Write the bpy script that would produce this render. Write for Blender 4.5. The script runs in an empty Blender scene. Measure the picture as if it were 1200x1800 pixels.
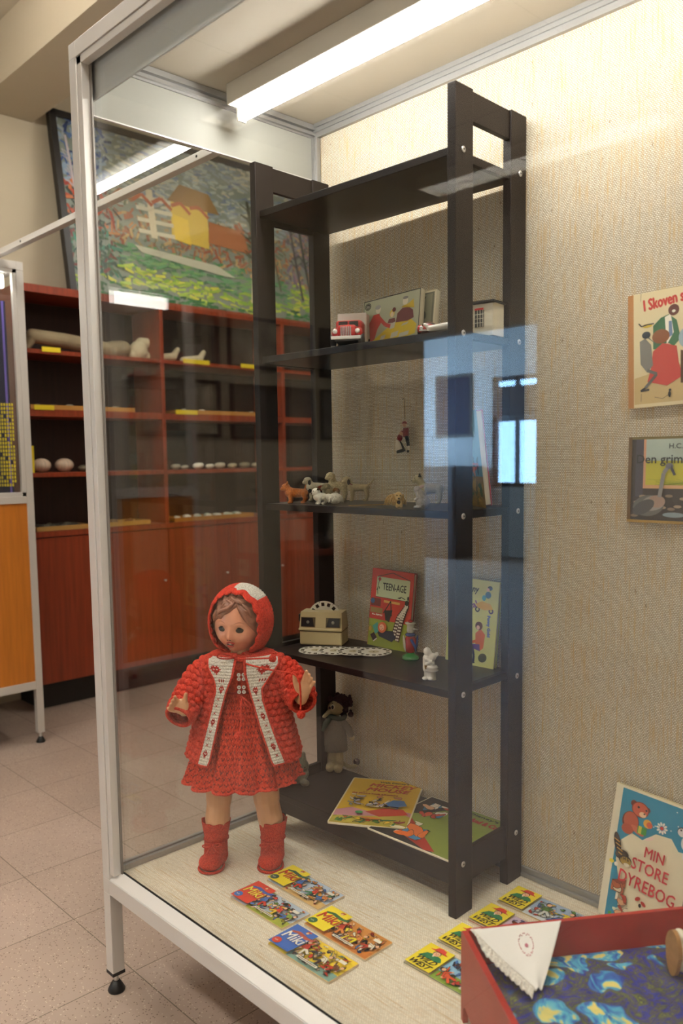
import bpy, bmesh, math, random
from mathutils import Vector, Matrix, Euler, noise
C = bpy.context.scene.collection
S = bpy.context.scene
PI = math.pi

# ------------------------------------------------------------------ camera, world, exposure
YAW, PITCH, ROLL = 0.8091, -0.0935, -0.0134
FPX = 1455.3
cam_d = bpy.data.cameras.new('camera'); cam = bpy.data.objects.new('camera', cam_d); C.objects.link(cam)
cam.location = (1.0179, -1.2812, 0.9462)
_fw = Vector((-math.sin(YAW)*math.cos(PITCH), math.cos(YAW)*math.cos(PITCH), math.sin(PITCH)))
_rt = Vector((math.cos(YAW), math.sin(YAW), 0)); _up = _rt.cross(_fw)
_r2 = math.cos(ROLL)*_rt + math.sin(ROLL)*_up; _u2 = math.cos(ROLL)*_up - math.sin(ROLL)*_rt
cam.rotation_euler = Matrix((_r2, _u2, -_fw)).transposed().to_euler()
cam_d.sensor_fit = 'VERTICAL'; cam_d.sensor_height = 36.0
cam_d.lens = FPX*36.0/1800.0
cam_d.shift_y = 43.5/1800.0
cam_d.clip_start = 0.01; cam_d.clip_end = 60
cam_d.dof.use_dof = True; cam_d.dof.focus_distance = 2.0; cam_d.dof.aperture_fstop = 3.4
S.camera = cam
S.view_settings.view_transform = 'Standard'; S.view_settings.look = 'None'
S.view_settings.exposure = 0.22; S.view_settings.gamma = 1.0; S.view_settings.use_curve_mapping = False

CASE_TUBE = 54.0        # emission of the tube inside the display case
ROOM_TUBE = 92.0        # emission of the ceiling luminaires' tubes
CAB_TUBE = 9.0
BAT_TUBE = 52.0       # emission of the added open battens' tubes
w = bpy.data.worlds.new('daylight'); S.world = w; w.use_nodes = True
w.node_tree.nodes['Background'].inputs[0].default_value = (0.32, 0.62, 1.0, 1)
w.node_tree.nodes['Background'].inputs[1].default_value = 22.0

FZ = -0.28              # room floor; z=0 is the floor of the display case
LT = 0.0334             # the bookshelf stands slightly turned in the case
def W(x, y, z=0.0):     # bookshelf coordinates to room coordinates
    c, s = math.cos(LT), math.sin(LT)
    return Vector((x*c - y*s, x*s + y*c, z))

# ------------------------------------------------------------------ materials
def lin(c):
    if isinstance(c, str):
        c = tuple(int(c[i:i+2], 16)/255 for i in (0, 2, 4))
    return tuple((v/12.92 if v <= .04045 else ((v+.055)/1.055)**2.4) for v in c[:3]) + (1,)
_m = {}
def mat(name, col, rough=.6, metal=0, spec=.5, var=0.0, vs=20, vstretch=(1,1,1), col2=None, bump=0.0, bs=200, emit=0, coat=0, sheen=0):
    if name in _m: return _m[name]
    m = bpy.data.materials.new(name); m.use_nodes = True; _m[name] = m
    nt = m.node_tree; b = nt.nodes['Principled BSDF']
    b.inputs['Base Color'].default_value = lin(col); b.inputs['Roughness'].default_value = rough
    b.inputs['Metallic'].default_value = metal; b.inputs['Specular IOR Level'].default_value = spec
    if coat: b.inputs['Coat Weight'].default_value = coat
    if sheen: b.inputs['Sheen Weight'].default_value = sheen
    if emit:
        b.inputs['Emission Color'].default_value = lin(col); b.inputs['Emission Strength'].default_value = emit
    if var or bump:
        tc = nt.nodes.new('ShaderNodeTexCoord'); mp = nt.nodes.new('ShaderNodeMapping')
        mp.inputs['Scale'].default_value = vstretch; nt.links.new(tc.outputs['Object'], mp.inputs[0])
    if var or col2:
        n = nt.nodes.new('ShaderNodeTexNoise'); n.inputs['Scale'].default_value = vs; n.inputs['Detail'].default_value = 6
        nt.links.new(mp.outputs[0], n.inputs['Vector'])
        r = nt.nodes.new('ShaderNodeValToRGB'); a = lin(col)
        r.color_ramp.elements[0].position = .3; r.color_ramp.elements[1].position = .7
        if col2: r.color_ramp.elements[0].color = lin(col2); r.color_ramp.elements[1].color = a
        else:
            r.color_ramp.elements[0].color = tuple(v*(1-var) for v in a[:3])+(1,)
            r.color_ramp.elements[1].color = tuple(min(1, v*(1+var)) for v in a[:3])+(1,)
        nt.links.new(n.outputs['Fac'], r.inputs[0]); nt.links.new(r.outputs[0], b.inputs['Base Color'])
    if bump:
        n2 = nt.nodes.new('ShaderNodeTexNoise'); n2.inputs['Scale'].default_value = bs; n2.inputs['Detail'].default_value = 3
        nt.links.new(tc.outputs['Object'], n2.inputs['Vector'])
        bp = nt.nodes.new('ShaderNodeBump'); bp.inputs['Strength'].default_value = bump; bp.inputs['Distance'].default_value = .002
        nt.links.new(n2.outputs['Fac'], bp.inputs['Height']); nt.links.new(bp.outputs[0], b.inputs['Normal'])
    return m
def ink(c, rough=.45): return mat('print_'+c+('' if rough == .45 else '_%d' % (rough*100)), c, rough)

def mnode(nt, op, a, b=None, c=None):
    n = nt.nodes.new('ShaderNodeMath'); n.operation = op
    for i, v in enumerate((a, b, c)):
        if v is None: continue
        if hasattr(v, 'links'): nt.links.new(v, n.inputs[i])
        else: n.inputs[i].default_value = v
    return n.outputs[0]

def glass_mat():
    m = bpy.data.materials.new('clear_glass'); m.use_nodes = True; nt = m.node_tree; nt.nodes.clear()
    out = nt.nodes.new('ShaderNodeOutputMaterial'); mix = nt.nodes.new('ShaderNodeMixShader')
    tr = nt.nodes.new('ShaderNodeBsdfTransparent'); tr.inputs[0].default_value = (.985, .992, .985, 1)
    gl = nt.nodes.new('ShaderNodeBsdfGlossy'); gl.inputs['Roughness'].default_value = 0.0
    g = nt.nodes.new('ShaderNodeNewGeometry'); d = nt.nodes.new('ShaderNodeVectorMath'); d.operation = 'DOT_PRODUCT'
    nt.links.new(g.outputs['Incoming'], d.inputs[0]); nt.links.new(g.outputs['Normal'], d.inputs[1])
    c = mnode(nt, 'ABSOLUTE', d.outputs['Value']); k = mnode(nt, 'POWER', mnode(nt, 'SUBTRACT', 1.0, c), 5.0)
    f = mnode(nt, 'MULTIPLY_ADD', k, .955, .043)
    nt.links.new(f, mix.inputs[0]); nt.links.new(tr.outputs[0], mix.inputs[1]); nt.links.new(gl.outputs[0], mix.inputs[2])
    nt.links.new(mix.outputs[0], out.inputs[0]); return m
GLASS = glass_mat()

def hessian(name, base, dark, streak, axis, plane):
    """woven hessian: plane 'xz' or 'xy'; streaks run along axis"""
    m = bpy.data.materials.new(name); m.use_nodes = True; nt = m.node_tree; b = nt.nodes['Principled BSDF']
    b.inputs['Roughness'].default_value = .95; b.inputs['Specular IOR Level'].default_value = .1
    tc = nt.nodes.new('ShaderNodeTexCoord'); sp = nt.nodes.new('ShaderNodeSeparateXYZ'); nt.links.new(tc.outputs['Object'], sp.inputs[0])
    cb = nt.nodes.new('ShaderNodeCombineXYZ')
    if plane == 'xz': nt.links.new(sp.outputs[0], cb.inputs[0]); nt.links.new(sp.outputs[2], cb.inputs[1])
    else: nt.links.new(sp.outputs[0], cb.inputs[0]); nt.links.new(sp.outputs[1], cb.inputs[1])
    wn = nt.nodes.new('ShaderNodeTexNoise'); wn.inputs['Scale'].default_value = 18; wn.inputs['Detail'].default_value = 2
    nt.links.new(cb.outputs[0], wn.inputs['Vector'])
    wa = nt.nodes.new('ShaderNodeVectorMath'); wa.operation = 'MULTIPLY_ADD'
    wa.inputs[1].default_value = (.004, .004, 0); nt.links.new(wn.outputs['Color'], wa.inputs[0]); nt.links.new(cb.outputs[0], wa.inputs[2])
    br = nt.nodes.new('ShaderNodeTexBrick'); br.inputs['Scale'].default_value = 1.0
    br.inputs['Brick Width'].default_value = .0052; br.inputs['Row Height'].default_value = .0034
    br.inputs['Mortar Size'].default_value = .00068; br.inputs['Mortar Smooth'].default_value = .6
    br.inputs['Color1'].default_value = lin(base)
    br.inputs['Color2'].default_value = tuple(v*.82 for v in lin(base)[:3])+(1,)
    br.inputs['Mortar'].default_value = lin(dark)
    nt.links.new(wa.outputs[0], br.inputs['Vector'])
    mp = nt.nodes.new('ShaderNodeMapping'); mp.inputs['Scale'].default_value = (230, 9, 1) if axis == 'v' else (9, 230, 1)
    nt.links.new(cb.outputs[0], mp.inputs[0])
    n = nt.nodes.new('ShaderNodeTexNoise'); n.inputs['Scale'].default_value = 1; n.inputs['Detail'].default_value = 5; n.inputs['Roughness'].default_value = .65
    nt.links.new(mp.outputs[0], n.inputs['Vector'])
    r = nt.nodes.new('ShaderNodeValToRGB'); r.color_ramp.elements[0].position = .50; r.color_ramp.elements[1].position = .68
    r.color_ramp.elements[0].color = (0, 0, 0, 1); r.color_ramp.elements[1].color = (.85, .85, .85, 1)
    nt.links.new(n.outputs['Fac'], r.inputs[0])
    mx = nt.nodes.new('ShaderNodeMixRGB'); mx.inputs[2].default_value = lin(streak)
    nt.links.new(r.outputs[0], mx.inputs[0]); nt.links.new(br.outputs['Color'], mx.inputs[1])
    # dark flecks
    n3 = nt.nodes.new('ShaderNodeTexNoise'); n3.inputs['Scale'].default_value = 1; n3.inputs['Detail'].default_value = 2
    mp3 = nt.nodes.new('ShaderNodeMapping'); mp3.inputs['Scale'].default_value = (140, 45, 1) if axis == 'v' else (45, 140, 1)
    nt.links.new(cb.outputs[0], mp3.inputs[0]); nt.links.new(mp3.outputs[0], n3.inputs['Vector'])
    r3 = nt.nodes.new('ShaderNodeValToRGB'); r3.color_ramp.elements[0].position = .70; r3.color_ramp.elements[1].position = .78
    r3.color_ramp.elements[0].color = (0, 0, 0, 1); r3.color_ramp.elements[1].color = (.8, .8, .8, 1)
    nt.links.new(n3.outputs['Fac'], r3.inputs[0])
    mx3 = nt.nodes.new('ShaderNodeMixRGB'); mx3.inputs[2].default_value = lin('7a5a36')
    nt.links.new(r3.outputs[0], mx3.inputs[0]); nt.links.new(mx.outputs[0], mx3.inputs[1])
    nt.links.new(mx3.outputs[0], b.inputs['Base Color'])
    bp = nt.nodes.new('ShaderNodeBump'); bp.inputs['Strength'].default_value = .5; bp.inputs['Distance'].default_value = .001; bp.invert = True
    nt.links.new(br.outputs['Fac'], bp.inputs['Height']); nt.links.new(bp.outputs[0], b.inputs['Normal'])
    return m
HESS_WALL = hessian('hessian_wall_cloth', 'ece4d2', '86704c', 'c6a36c', 'v', 'xz')
HESS_FLOOR = hessian('hessian_floor_cloth', 'f5eedd', 'cfbf9e', 'cdb186', 'h', 'xy')

def terrazzo():
    m = bpy.data.materials.new('terrazzo_tiles'); m.use_nodes = True; nt = m.node_tree; b = nt.nodes['Principled BSDF']
    b.inputs['Roughness'].default_value = .45
    tc = nt.nodes.new('ShaderNodeTexCoord'); mp = nt.nodes.new('ShaderNodeMapping')
    mp.inputs['Location'].default_value = (1.03+.32*20, .345+.32*20, 0); nt.links.new(tc.outputs['Object'], mp.inputs[0])
    br = nt.nodes.new('ShaderNodeTexBrick'); br.offset = 0; br.inputs['Scale'].default_value = 1
    br.inputs['Brick Width'].default_value = .32; br.inputs['Row Height'].default_value = .32
    br.inputs['Mortar Size'].default_value = .0014; br.inputs['Mortar Smooth'].default_value = .1
    br.inputs['Color1'].default_value = lin('b5a194'); br.inputs['Color2'].default_value = lin('ac988a'); br.inputs['Mortar'].default_value = lin('6f6253')
    nt.links.new(mp.outputs[0], br.inputs['Vector'])
    v = nt.nodes.new('ShaderNodeTexVoronoi'); v.inputs['Scale'].default_value = 190
    nt.links.new(tc.outputs['Object'], v.inputs['Vector'])
    sp = nt.nodes.new('ShaderNodeSeparateXYZ'); nt.links.new(v.outputs['Color'], sp.inputs[0])
    near = mnode(nt, 'LESS_THAN', v.outputs['Distance'], .33)
    dk = mnode(nt, 'MULTIPLY', near, mnode(nt, 'GREATER_THAN', sp.outputs[0], .80))
    lt_ = mnode(nt, 'MULTIPLY', near, mnode(nt, 'LESS_THAN', sp.outputs[0], .14))
    m1 = nt.nodes.new('ShaderNodeMixRGB'); m1.inputs[2].default_value = lin('5a4232')
    nt.links.new(mnode(nt, 'MULTIPLY', dk, .75), m1.inputs[0]); nt.links.new(br.outputs['Color'], m1.inputs[1])
    m2 = nt.nodes.new('ShaderNodeMixRGB'); m2.inputs[2].default_value = lin('ddccb8')
    nt.links.new(mnode(nt, 'MULTIPLY', lt_, .7), m2.inputs[0]); nt.links.new(m1.outputs[0], m2.inputs[1])
    n = nt.nodes.new('ShaderNodeTexNoise'); n.inputs['Scale'].default_value = 3; n.inputs['Detail'].default_value = 5
    nt.links.new(tc.outputs['Object'], n.inputs['Vector'])
    m3 = nt.nodes.new('ShaderNodeMixRGB'); m3.blend_type = 'MULTIPLY'; m3.inputs[0].default_value = .35
    nt.links.new(m2.outputs[0], m3.inputs[1]); nt.links.new(n.outputs['Fac'], m3.inputs[2])
    nt.links.new(m3.outputs[0], b.inputs['Base Color']); return m

ALU = mat('anodised_aluminium', 'd2cec8', .42, .3, bump=.05, bs=60, vstretch=(1,1,.02))
ALU_D = mat('aluminium_inner', 'a3a29f', .4, .6)
BLACKP = mat('black_plastic', '0f0f0f', .45)
WENGE = mat('black_brown_wood', '1a120f', .48, spec=.22, var=.18, vs=30, vstretch=(1, 1, .05))
WENGE_S = mat('black_brown_wood_shelf', '181110', .32, spec=.3, var=.18, vs=30, vstretch=(.05, 1, 1))
CHROME = mat('zinc_screw', 'cfcfcf', .3, .8)
PAGES = mat('page_edges', 'd8cbb0', .9, var=.1, vs=400, vstretch=(.05, .05, 1))
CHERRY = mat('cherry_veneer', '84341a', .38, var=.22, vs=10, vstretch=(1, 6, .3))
CHERRY_D = mat('cherry_veneer_shaded', '2e160c', .55, var=.25, vs=10, vstretch=(1, 6, .3))  # shade of the open compartments put into a darker cherry colour
ORANGE = mat('golden_veneer', 'b96f22', .42, var=.12, vs=12, vstretch=(1, 6, .4))
WHITEW = mat('white_paint', 'e3ddd0', .8, bump=.1, bs=80)
CREAM = mat('cream_wall_paint', 'bcb09a', .85, bump=.1, bs=80)
LEMON = mat('yellow_label', 'e0c61e', .6)
# ------------------------------------------------------------------ mesh helpers
def rotz(a): return Matrix.Rotation(a, 4, 'Z')
class MB:
    def __init__(self): self.v = []; self.f = []; self.mi = []; self.mats = []; self.sm = []
    def m(self, mt):
        if mt not in self.mats: self.mats.append(mt)
        return self.mats.index(mt)
    def add(self, vs, fs, mt, M=None, smooth=False):
        o = len(self.v); k = self.m(mt)
        for p in vs: self.v.append(tuple(M @ Vector(p)) if M is not None else tuple(p))
        for f in fs: self.f.append(tuple(i+o for i in f)); self.mi.append(k); self.sm.append(smooth)
        return self
    def box(self, x0, y0, z0, x1, y1, z1, mt, M=None, bev=0.0):
        if bev <= 0:
            vs = [(x, y, z) for z in (z0, z1) for y in (y0, y1) for x in (x0, x1)]
            return self.add(vs, [(0,2,3,1),(4,5,7,6),(0,1,5,4),(2,6,7,3),(0,4,6,2),(1,3,7,5)], mt, M)
        bm = bmesh.new(); bmesh.ops.create_cube(bm, size=1)
        bmesh.ops.scale(bm, vec=(x1-x0, y1-y0, z1-z0), verts=bm.verts); bmesh.ops.translate(bm, vec=((x0+x1)/2, (y0+y1)/2, (z0+z1)/2), verts=bm.verts)
        bmesh.ops.bevel(bm, geom=bm.edges[:], offset=bev, segments=2, affect='EDGES', profile=.5)
        self.bm(bm, mt, M); bm.free(); return self
    def bm(self, bm, mt, M=None, smooth=False):
        bm.verts.index_update()
        return self.add([v.co[:] for v in bm.verts], [tuple(v.index for v in f.verts) for f in bm.faces], mt, M, smooth)
    def tube(self, pts, rad, mt, n=10, M=None, closed=False, cap=True, smooth=True):
        pts = [Vector(p) for p in pts]; N = len(pts)
        if not hasattr(rad, '__len__'): rad = [rad]*N
        vs = []; up = None
        for i, p in enumerate(pts):
            a = pts[(i-1) % N] if (closed or i > 0) else p; b = pts[(i+1) % N] if (closed or i < N-1) else p
            t = (b-a).normalized() if (b-a).length > 1e-9 else Vector((0, 0, 1))
            if up is None: up = Vector((0, 0, 1)) if abs(t.z) < .9 else Vector((1, 0, 0))
            u = (up - t*up.dot(t)); u = u.normalized() if u.length > 1e-6 else t.orthogonal().normalized(); up = u; w_ = t.cross(u)
            for k in range(n):
                an = 2*PI*k/n; vs.append(p + (u*math.cos(an)+w_*math.sin(an))*rad[i])
        fs = []
        for i in range(N if closed else N-1):
            j = (i+1) % N
            for k in range(n): fs.append((i*n+k, i*n+(k+1) % n, j*n+(k+1) % n, j*n+k))
        if cap and not closed: fs.append(tuple(reversed(range(n)))); fs.append(tuple((N-1)*n+k for k in range(n)))
        return self.add(vs, fs, mt, M, smooth)
    def lathe(self, prof, mt, n=24, M=None, sx=1, sy=1, smooth=True):
        vs = []; N = len(prof)
        for r, z in prof:
            for k in range(n): vs.append((r*sx*math.cos(2*PI*k/n), r*sy*math.sin(2*PI*k/n), z))
        fs = [(i*n+k, i*n+(k+1) % n, (i+1)*n+(k+1) % n, (i+1)*n+k) for i in range(N-1) for k in range(n)]
        fs.append(tuple(reversed(range(n)))); fs.append(tuple((N-1)*n+k for k in range(n)))
        return self.add(vs, fs, mt, M, smooth)
    def ball(self, c, r, mt, M=None, n=14, rot=None):
        if not hasattr(r, '__len__'): r = (r, r, r)
        vs = []; m2 = max(6, n//2+1)
        R = Euler(rot).to_matrix() if rot else Matrix.Identity(3)
        for i in range(m2+1):
            th = PI*i/m2
            for k in range(n):
                p = Vector((r[0]*math.sin(th)*math.cos(2*PI*k/n), r[1]*math.sin(th)*math.sin(2*PI*k/n), r[2]*math.cos(th)))
                vs.append(R @ p + Vector(c))
        fs = [(i*n+k, (i+1)*n+k, (i+1)*n+(k+1) % n, i*n+(k+1) % n) for i in range(m2) for k in range(n)]
        return self.add(vs, fs, mt, M, True)
    def prism(self, poly, z0, z1, mt, M=None):
        n = len(poly); vs = [(x, y, z0) for x, y in poly]+[(x, y, z1) for x, y in poly]
        fs = [tuple(reversed(range(n))), tuple(range(n, 2*n))]+[(i, (i+1) % n, n+(i+1) % n, n+i) for i in range(n)]
        return self.add(vs, fs, mt, M)
    def grid(self, fn, nu, nv, mt, M=None, cu=False, smooth=True, mf=None):
        vs = [fn(i/(nu if cu else nu-1), j/(nv-1)) for j in range(nv) for i in range(nu)]
        o = len(self.v)
        for p in vs: self.v.append(tuple(M @ Vector(p)) if M is not None else tuple(p))
        for j in range(nv-1):
            for i in range(nu if cu else nu-1):
                i2 = (i+1) % nu
                self.f.append((o+j*nu+i, o+j*nu+i2, o+(j+1)*nu+i2, o+(j+1)*nu+i)); self.sm.append(smooth)
                self.mi.append(self.m(mf(i, j) if mf else mt))
        return self
    def build(self, name, parent=None, clean=False, solid=0, sub=0):
        me = bpy.data.meshes.new(name); me.from_pydata(self.v, [], self.f)
        for m in self.mats: me.materials.append(m)
        me.polygons.foreach_set('material_index', self.mi); me.polygons.foreach_set('use_smooth', self.sm)
        me.update()
        if clean:
            bm = bmesh.new(); bm.from_mesh(me); bmesh.ops.remove_doubles(bm, verts=bm.verts, dist=1e-5); bmesh.ops.recalc_face_normals(bm, faces=bm.faces); bm.to_mesh(me); bm.free()
        o = bpy.data.objects.new(name, me); C.objects.link(o)
        if parent is not None: o.parent = parent
        if solid: md = o.modifiers.new('thickness', 'SOLIDIFY'); md.thickness = solid; md.offset = 0
        if sub: md = o.modifiers.new('sub', 'SUBSURF'); md.levels = sub; md.render_levels = sub
        return o
def E(name, label, cat, loc=(0, 0, 0), rz=0.0, group=None, rot=None):
    o = bpy.data.objects.new(name, None); C.objects.link(o); o.location = loc
    o.rotation_euler = rot if rot else (0, 0, rz); o.empty_display_size = .02
    return tag(o, label, cat, group)
def tag(o, label, cat, group=None):
    o['label'] = label; o['category'] = cat
    if group: o['group'] = group
    return o
def struct(o): o['kind'] = 'structure'; return o
def lab(o, t): o['label'] = t; return o

def blob(name, caps, mt, parent, voxel=.0015, smooth=6, extra=None):
    """one continuous skin grown over a set of tapered limbs: caps = [(p0, r0, p1, r1)] or [(centre, (rx,ry,rz), rot)]"""
    b = MB()
    for c in caps:
        if len(c) == 4:
            p0, r0, p1, r1 = c; p0 = Vector(p0); p1 = Vector(p1); n = 5
            pts = []; rr = []
            d = (p1-p0); L = max(d.length, 1e-6); d = d/L
            for k in range(4): a = PI/2*(1-k/4); pts.append(p0-d*r0*math.sin(a)); rr.append(max(r0*math.cos(a), r0*.05))
            for k in range(n+1): t = k/n; pts.append(p0+d*L*t); rr.append(r0+(r1-r0)*t)
            for k in range(1, 5): a = PI/2*k/4; pts.append(p1+d*r1*math.sin(a)); rr.append(max(r1*math.cos(a), r1*.05))
            b.tube(pts, rr, mt, n=14)
        else: b.ball(c[0], c[1], mt, n=20, rot=c[2] if len(c) > 2 else None)
    if extra: extra(b)
    o = b.build(name)
    md = o.modifiers.new('r', 'REMESH'); md.mode = 'VOXEL'; md.voxel_size = voxel; md.use_smooth_shade = True
    if smooth: ms = o.modifiers.new('s', 'SMOOTH'); ms.factor = .5; ms.iterations = smooth
    bpy.context.view_layer.update()
    dg = bpy.context.evaluated_depsgraph_get()
    me = bpy.data.meshes.new_from_object(o.evaluated_get(dg)); me.name = name
    old = o.data; o.modifiers.clear(); o.data = me; bpy.data.meshes.remove(old)
    me.materials.clear(); me.materials.append(mt)
    me.polygons.foreach_set('use_smooth', [True]*len(me.polygons)); me.polygons.foreach_set('material_index', [0]*len(me.polygons))
    o.parent = parent; return o

# ------------------------------------------------------------------ flat printed artwork
_txt = {}
def text_geo(s):
    if s in _txt: return _txt[s]
    cu = bpy.data.curves.new('t', 'FONT'); cu.body = s; cu.size = 1; cu.align_x = 'LEFT'; cu.resolution_u = 2; cu.fill_mode = 'BOTH'
    o = bpy.data.objects.new('t', cu); C.objects.link(o); bpy.context.view_layer.update()
    me = bpy.data.meshes.new_from_object(o.evaluated_get(bpy.context.evaluated_depsgraph_get()))
    vs = [(v.co.x, v.co.y) for v in me.vertices]; fs = [tuple(p.vertices) for p in me.polygons]
    bpy.data.objects.remove(o); bpy.data.curves.remove(cu); bpy.data.meshes.remove(me)
    if vs:
        x0 = min(v[0] for v in vs); x1 = max(v[0] for v in vs); y0 = min(v[1] for v in vs); y1 = max(v[1] for v in vs)
        vs = [((x-x0)/(x1-x0), (y-y0)/(y1-y0)) for x, y in vs]
    _txt[s] = (vs, fs); return _txt[s]
class Art:
    """layers of flat ink in the unit square, scaled to w x h; every later layer lies a hair above the former"""
    def __init__(self, w, h, step=.00004, rough=.45): self.w, self.h, self.st, self.k, self.b, self.rg = w, h, step, 0, MB(), rough
    def _a(self, vs, fs, c):
        self.k += 1; z = self.k*self.st
        self.b.add([((x)*self.w, (y)*self.h, z) for x, y in vs], fs, ink(c, self.rg) if isinstance(c, str) else c)
    def rect(self, x0, y0, x1, y1, c): self._a([(x0, y0), (x1, y0), (x1, y1), (x0, y1)], [(0, 1, 2, 3)], c); return self
    def poly(self, pts, c):
        a = sum(pts[i][0]*pts[(i+1) % len(pts)][1]-pts[(i+1) % len(pts)][0]*pts[i][1] for i in range(len(pts)))
        if a < 0: pts = pts[::-1]
        self._a(pts, [tuple(range(len(pts)))], c); return self
    def ell(self, cx, cy, rx, ry, c, rot=0, n=18):
        asp = self.w/self.h; pts = []
        for k in range(n):
            a = 2*PI*k/n; x = rx*math.cos(a); y = ry*math.sin(a)   # rx, ry in units of width
            pts.append((cx+x*math.cos(rot)-y*math.sin(rot), cy+(x*math.sin(rot)+y*math.cos(rot))*asp))
        return self.poly(pts, c)
    def line(self, p, q, t, c):
        asp = self.w/self.h; dx, dy = (q[0]-p[0]), (q[1]-p[1])/asp; L = math.hypot(dx, dy) or 1; nx, ny = -dy/L*t/2, dx/L*t/2*asp
        return self.poly([(p[0]+nx, p[1]+ny), (q[0]+nx, q[1]+ny), (q[0]-nx, q[1]-ny), (p[0]-nx, p[1]-ny)], c)
    def path(self, pts, t, c):
        for a, b in zip(pts, pts[1:]): self.line(a, b, t, c)
        return self
    def text(self, s, x, y, wd, ht, c, rot=0, shear=0, arc=0, bold=0):
        vs, fs = text_geo(s); asp = self.w/self.h
        for dx, dy in ([(0, 0)] if not bold else [(-bold, 0), (bold, 0), (0, bold*asp), (0, -bold*asp)]):
            out = []
            for u, v in vs:
                X = u*wd+v*shear+dx; Y = v*ht+dy + arc*(4*u*(1-u))
                out.append((x+X*math.cos(rot)-Y/asp*math.sin(rot), y+(X*math.sin(rot)*asp+Y*math.cos(rot))))
            self._a(out, fs, c)
        return self
    def blobs(self, rg, n, size, cols, seed, outline=None, stretch=1.6):
        x0, y0, x1, y1 = rg; R = random.Random(seed)
        for i in range(n):
            cx, cy = R.uniform(x0, x1), R.uniform(y0, y1); s = size*R.uniform(.5, 1.3); ro = R.uniform(0, PI); q = R.uniform(1, stretch)
            pts = []; ph = [R.uniform(0, 6.28) for _ in range(3)]; asp = self.w/self.h
            for k in range(12):
                a = 2*PI*k/12; rr = s*(1+.25*math.sin(2*a+ph[0])+.2*math.sin(3*a+ph[1])); X = rr*q*math.cos(a); Y = rr/q*math.sin(a)
                pts.append((min(x1, max(x0, cx+X*math.cos(ro)-Y*math.sin(ro))), min(y1, max(y0, cy+(X*math.sin(ro)+Y*math.cos(ro))*asp))))
            if outline:
                mx = sum(p[0] for p in pts)/12; my = sum(p[1] for p in pts)/12; f = 1+.006/s
                self.poly([(min(x1, max(x0, mx+(p[0]-mx)*f)), min(y1, max(y0, my+(p[1]-my)*f))) for p in pts], outline)
            self.poly(pts, R.choice(cols))
        return self
    def figure(self, x, y, s, shirt, trouser, skin='e8b48a', hair='2b1c14', lean=0, flip=1, ol='1c1715', arm=(.9, -.4)):
        """a small cartoon person, s = height in units of width"""
        asp = self.w/self.h
        def P(a, b):
            a *= flip; return (x+(a*math.cos(lean)-b*math.sin(lean))*s, y+(a*math.sin(lean)+b*math.cos(lean))*s*asp)
        for t, q in ((.16, ol), (.12, trouser)):
            self.line(P(0, .42), P(-.16, .05), t*s, q); self.line(P(.03, .42), P(.2, .08), t*s, q)
        for t, q in ((.28, ol), (.24, shirt)): self.line(P(0, .42), P(.02, .74), t*s, q)
        for t, q in ((.11, ol), (.08, shirt)):
            self.line(P(0, .70), P(arm[0]*.3, .70+arm[1]*.25), t*s, q); self.line(P(.02, .70), P(-.22, .5), t*s, q)
        self.ell(*P(arm[0]*.34, .70+arm[1]*.28), .05*s, .05*s, skin); self.ell(*P(-.25, .46), .05*s, .05*s, skin)
        self.ell(*P(.03, .9), .12*s, .13*s, ol); self.ell(*P(.03, .94), .115*s, .105*s, hair); self.ell(*P(.05, .88), .095*s, .1*s, skin)
        return self
    def build(self, name, parent, loc=(0, 0, 0), rot=(0, 0, 0)):
        o = self.b.build(name, parent); o.location = loc; o.rotation_euler = rot; return o
def rounded(w, h, r=.004, n=3):
    pts = []
    for cx, cy, a0 in ((w-r, r, -PI/2), (w-r, h-r, 0), (r, h-r, PI/2), (r, r, PI)):
        for k in range(n+1): a = a0+PI/2*k/n; pts.append((cx+r*math.cos(a), cy+r*math.sin(a)))
    return pts
# ------------------------------------------------------------------ the room
TERR = terrazzo()
BLUEW = mat('pale_wall_paint', 'd9d9d4', .85)
def wallbox(name, *a, m=WHITEW):
    return struct(MB().box(*a, m).build(name))
wallbox('floor', -7.2, -8.2, FZ-.1, 4.3, 3.8, FZ, m=TERR)
# suspended ceiling with panel joints
cm = bpy.data.materials.new('ceiling_panels'); cm.use_nodes = True
_b = cm.node_tree.nodes['Principled BSDF']; _b.inputs['Roughness'].default_value = .9
_tc = cm.node_tree.nodes.new('ShaderNodeTexCoord'); _br = cm.node_tree.nodes.new('ShaderNodeTexBrick'); _br.offset = 0
for k, v in (('Scale', 1), ('Brick Width', 1.2), ('Row Height', .6), ('Mortar Size', .004), ('Mortar Smooth', 0)): _br.inputs[k].default_value = v
_br.inputs['Color1'].default_value = lin('bab09e'); _br.inputs['Color2'].default_value = lin('b5ab99'); _br.inputs['Mortar'].default_value = lin('6d6352')
cm.node_tree.links.new(_tc.outputs['Object'], _br.inputs['Vector']); cm.node_tree.links.new(_br.outputs['Color'], _b.inputs['Base Color'])
CZ = 2.92
wallbox('ceiling', -7.2, -8.2, CZ, 4.3, 3.8, CZ+.1, m=cm)
wallbox('trim_1', -3.2, .33, 2.66, 4.2, .62, CZ, m=CREAM)           # the beam under the ceiling
wallbox('wall_left', -3.3, -4.44, FZ, -3.2, 3.7, CZ, m=mat('pale_cream_wall_paint', 'c0b59e', .85, bump=.1, bs=80))
wallbox('wall_back', -3.2, 3.7, FZ, 4.3, 3.8, CZ, m=CREAM)
wallbox('wall_right', 4.2, -8.2, FZ, 4.3, 3.7, CZ, m=WHITEW)
wallbox('wall_annex', -7.2, -4.44, FZ, -3.3, -4.34, CZ, m=BLUEW)
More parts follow.
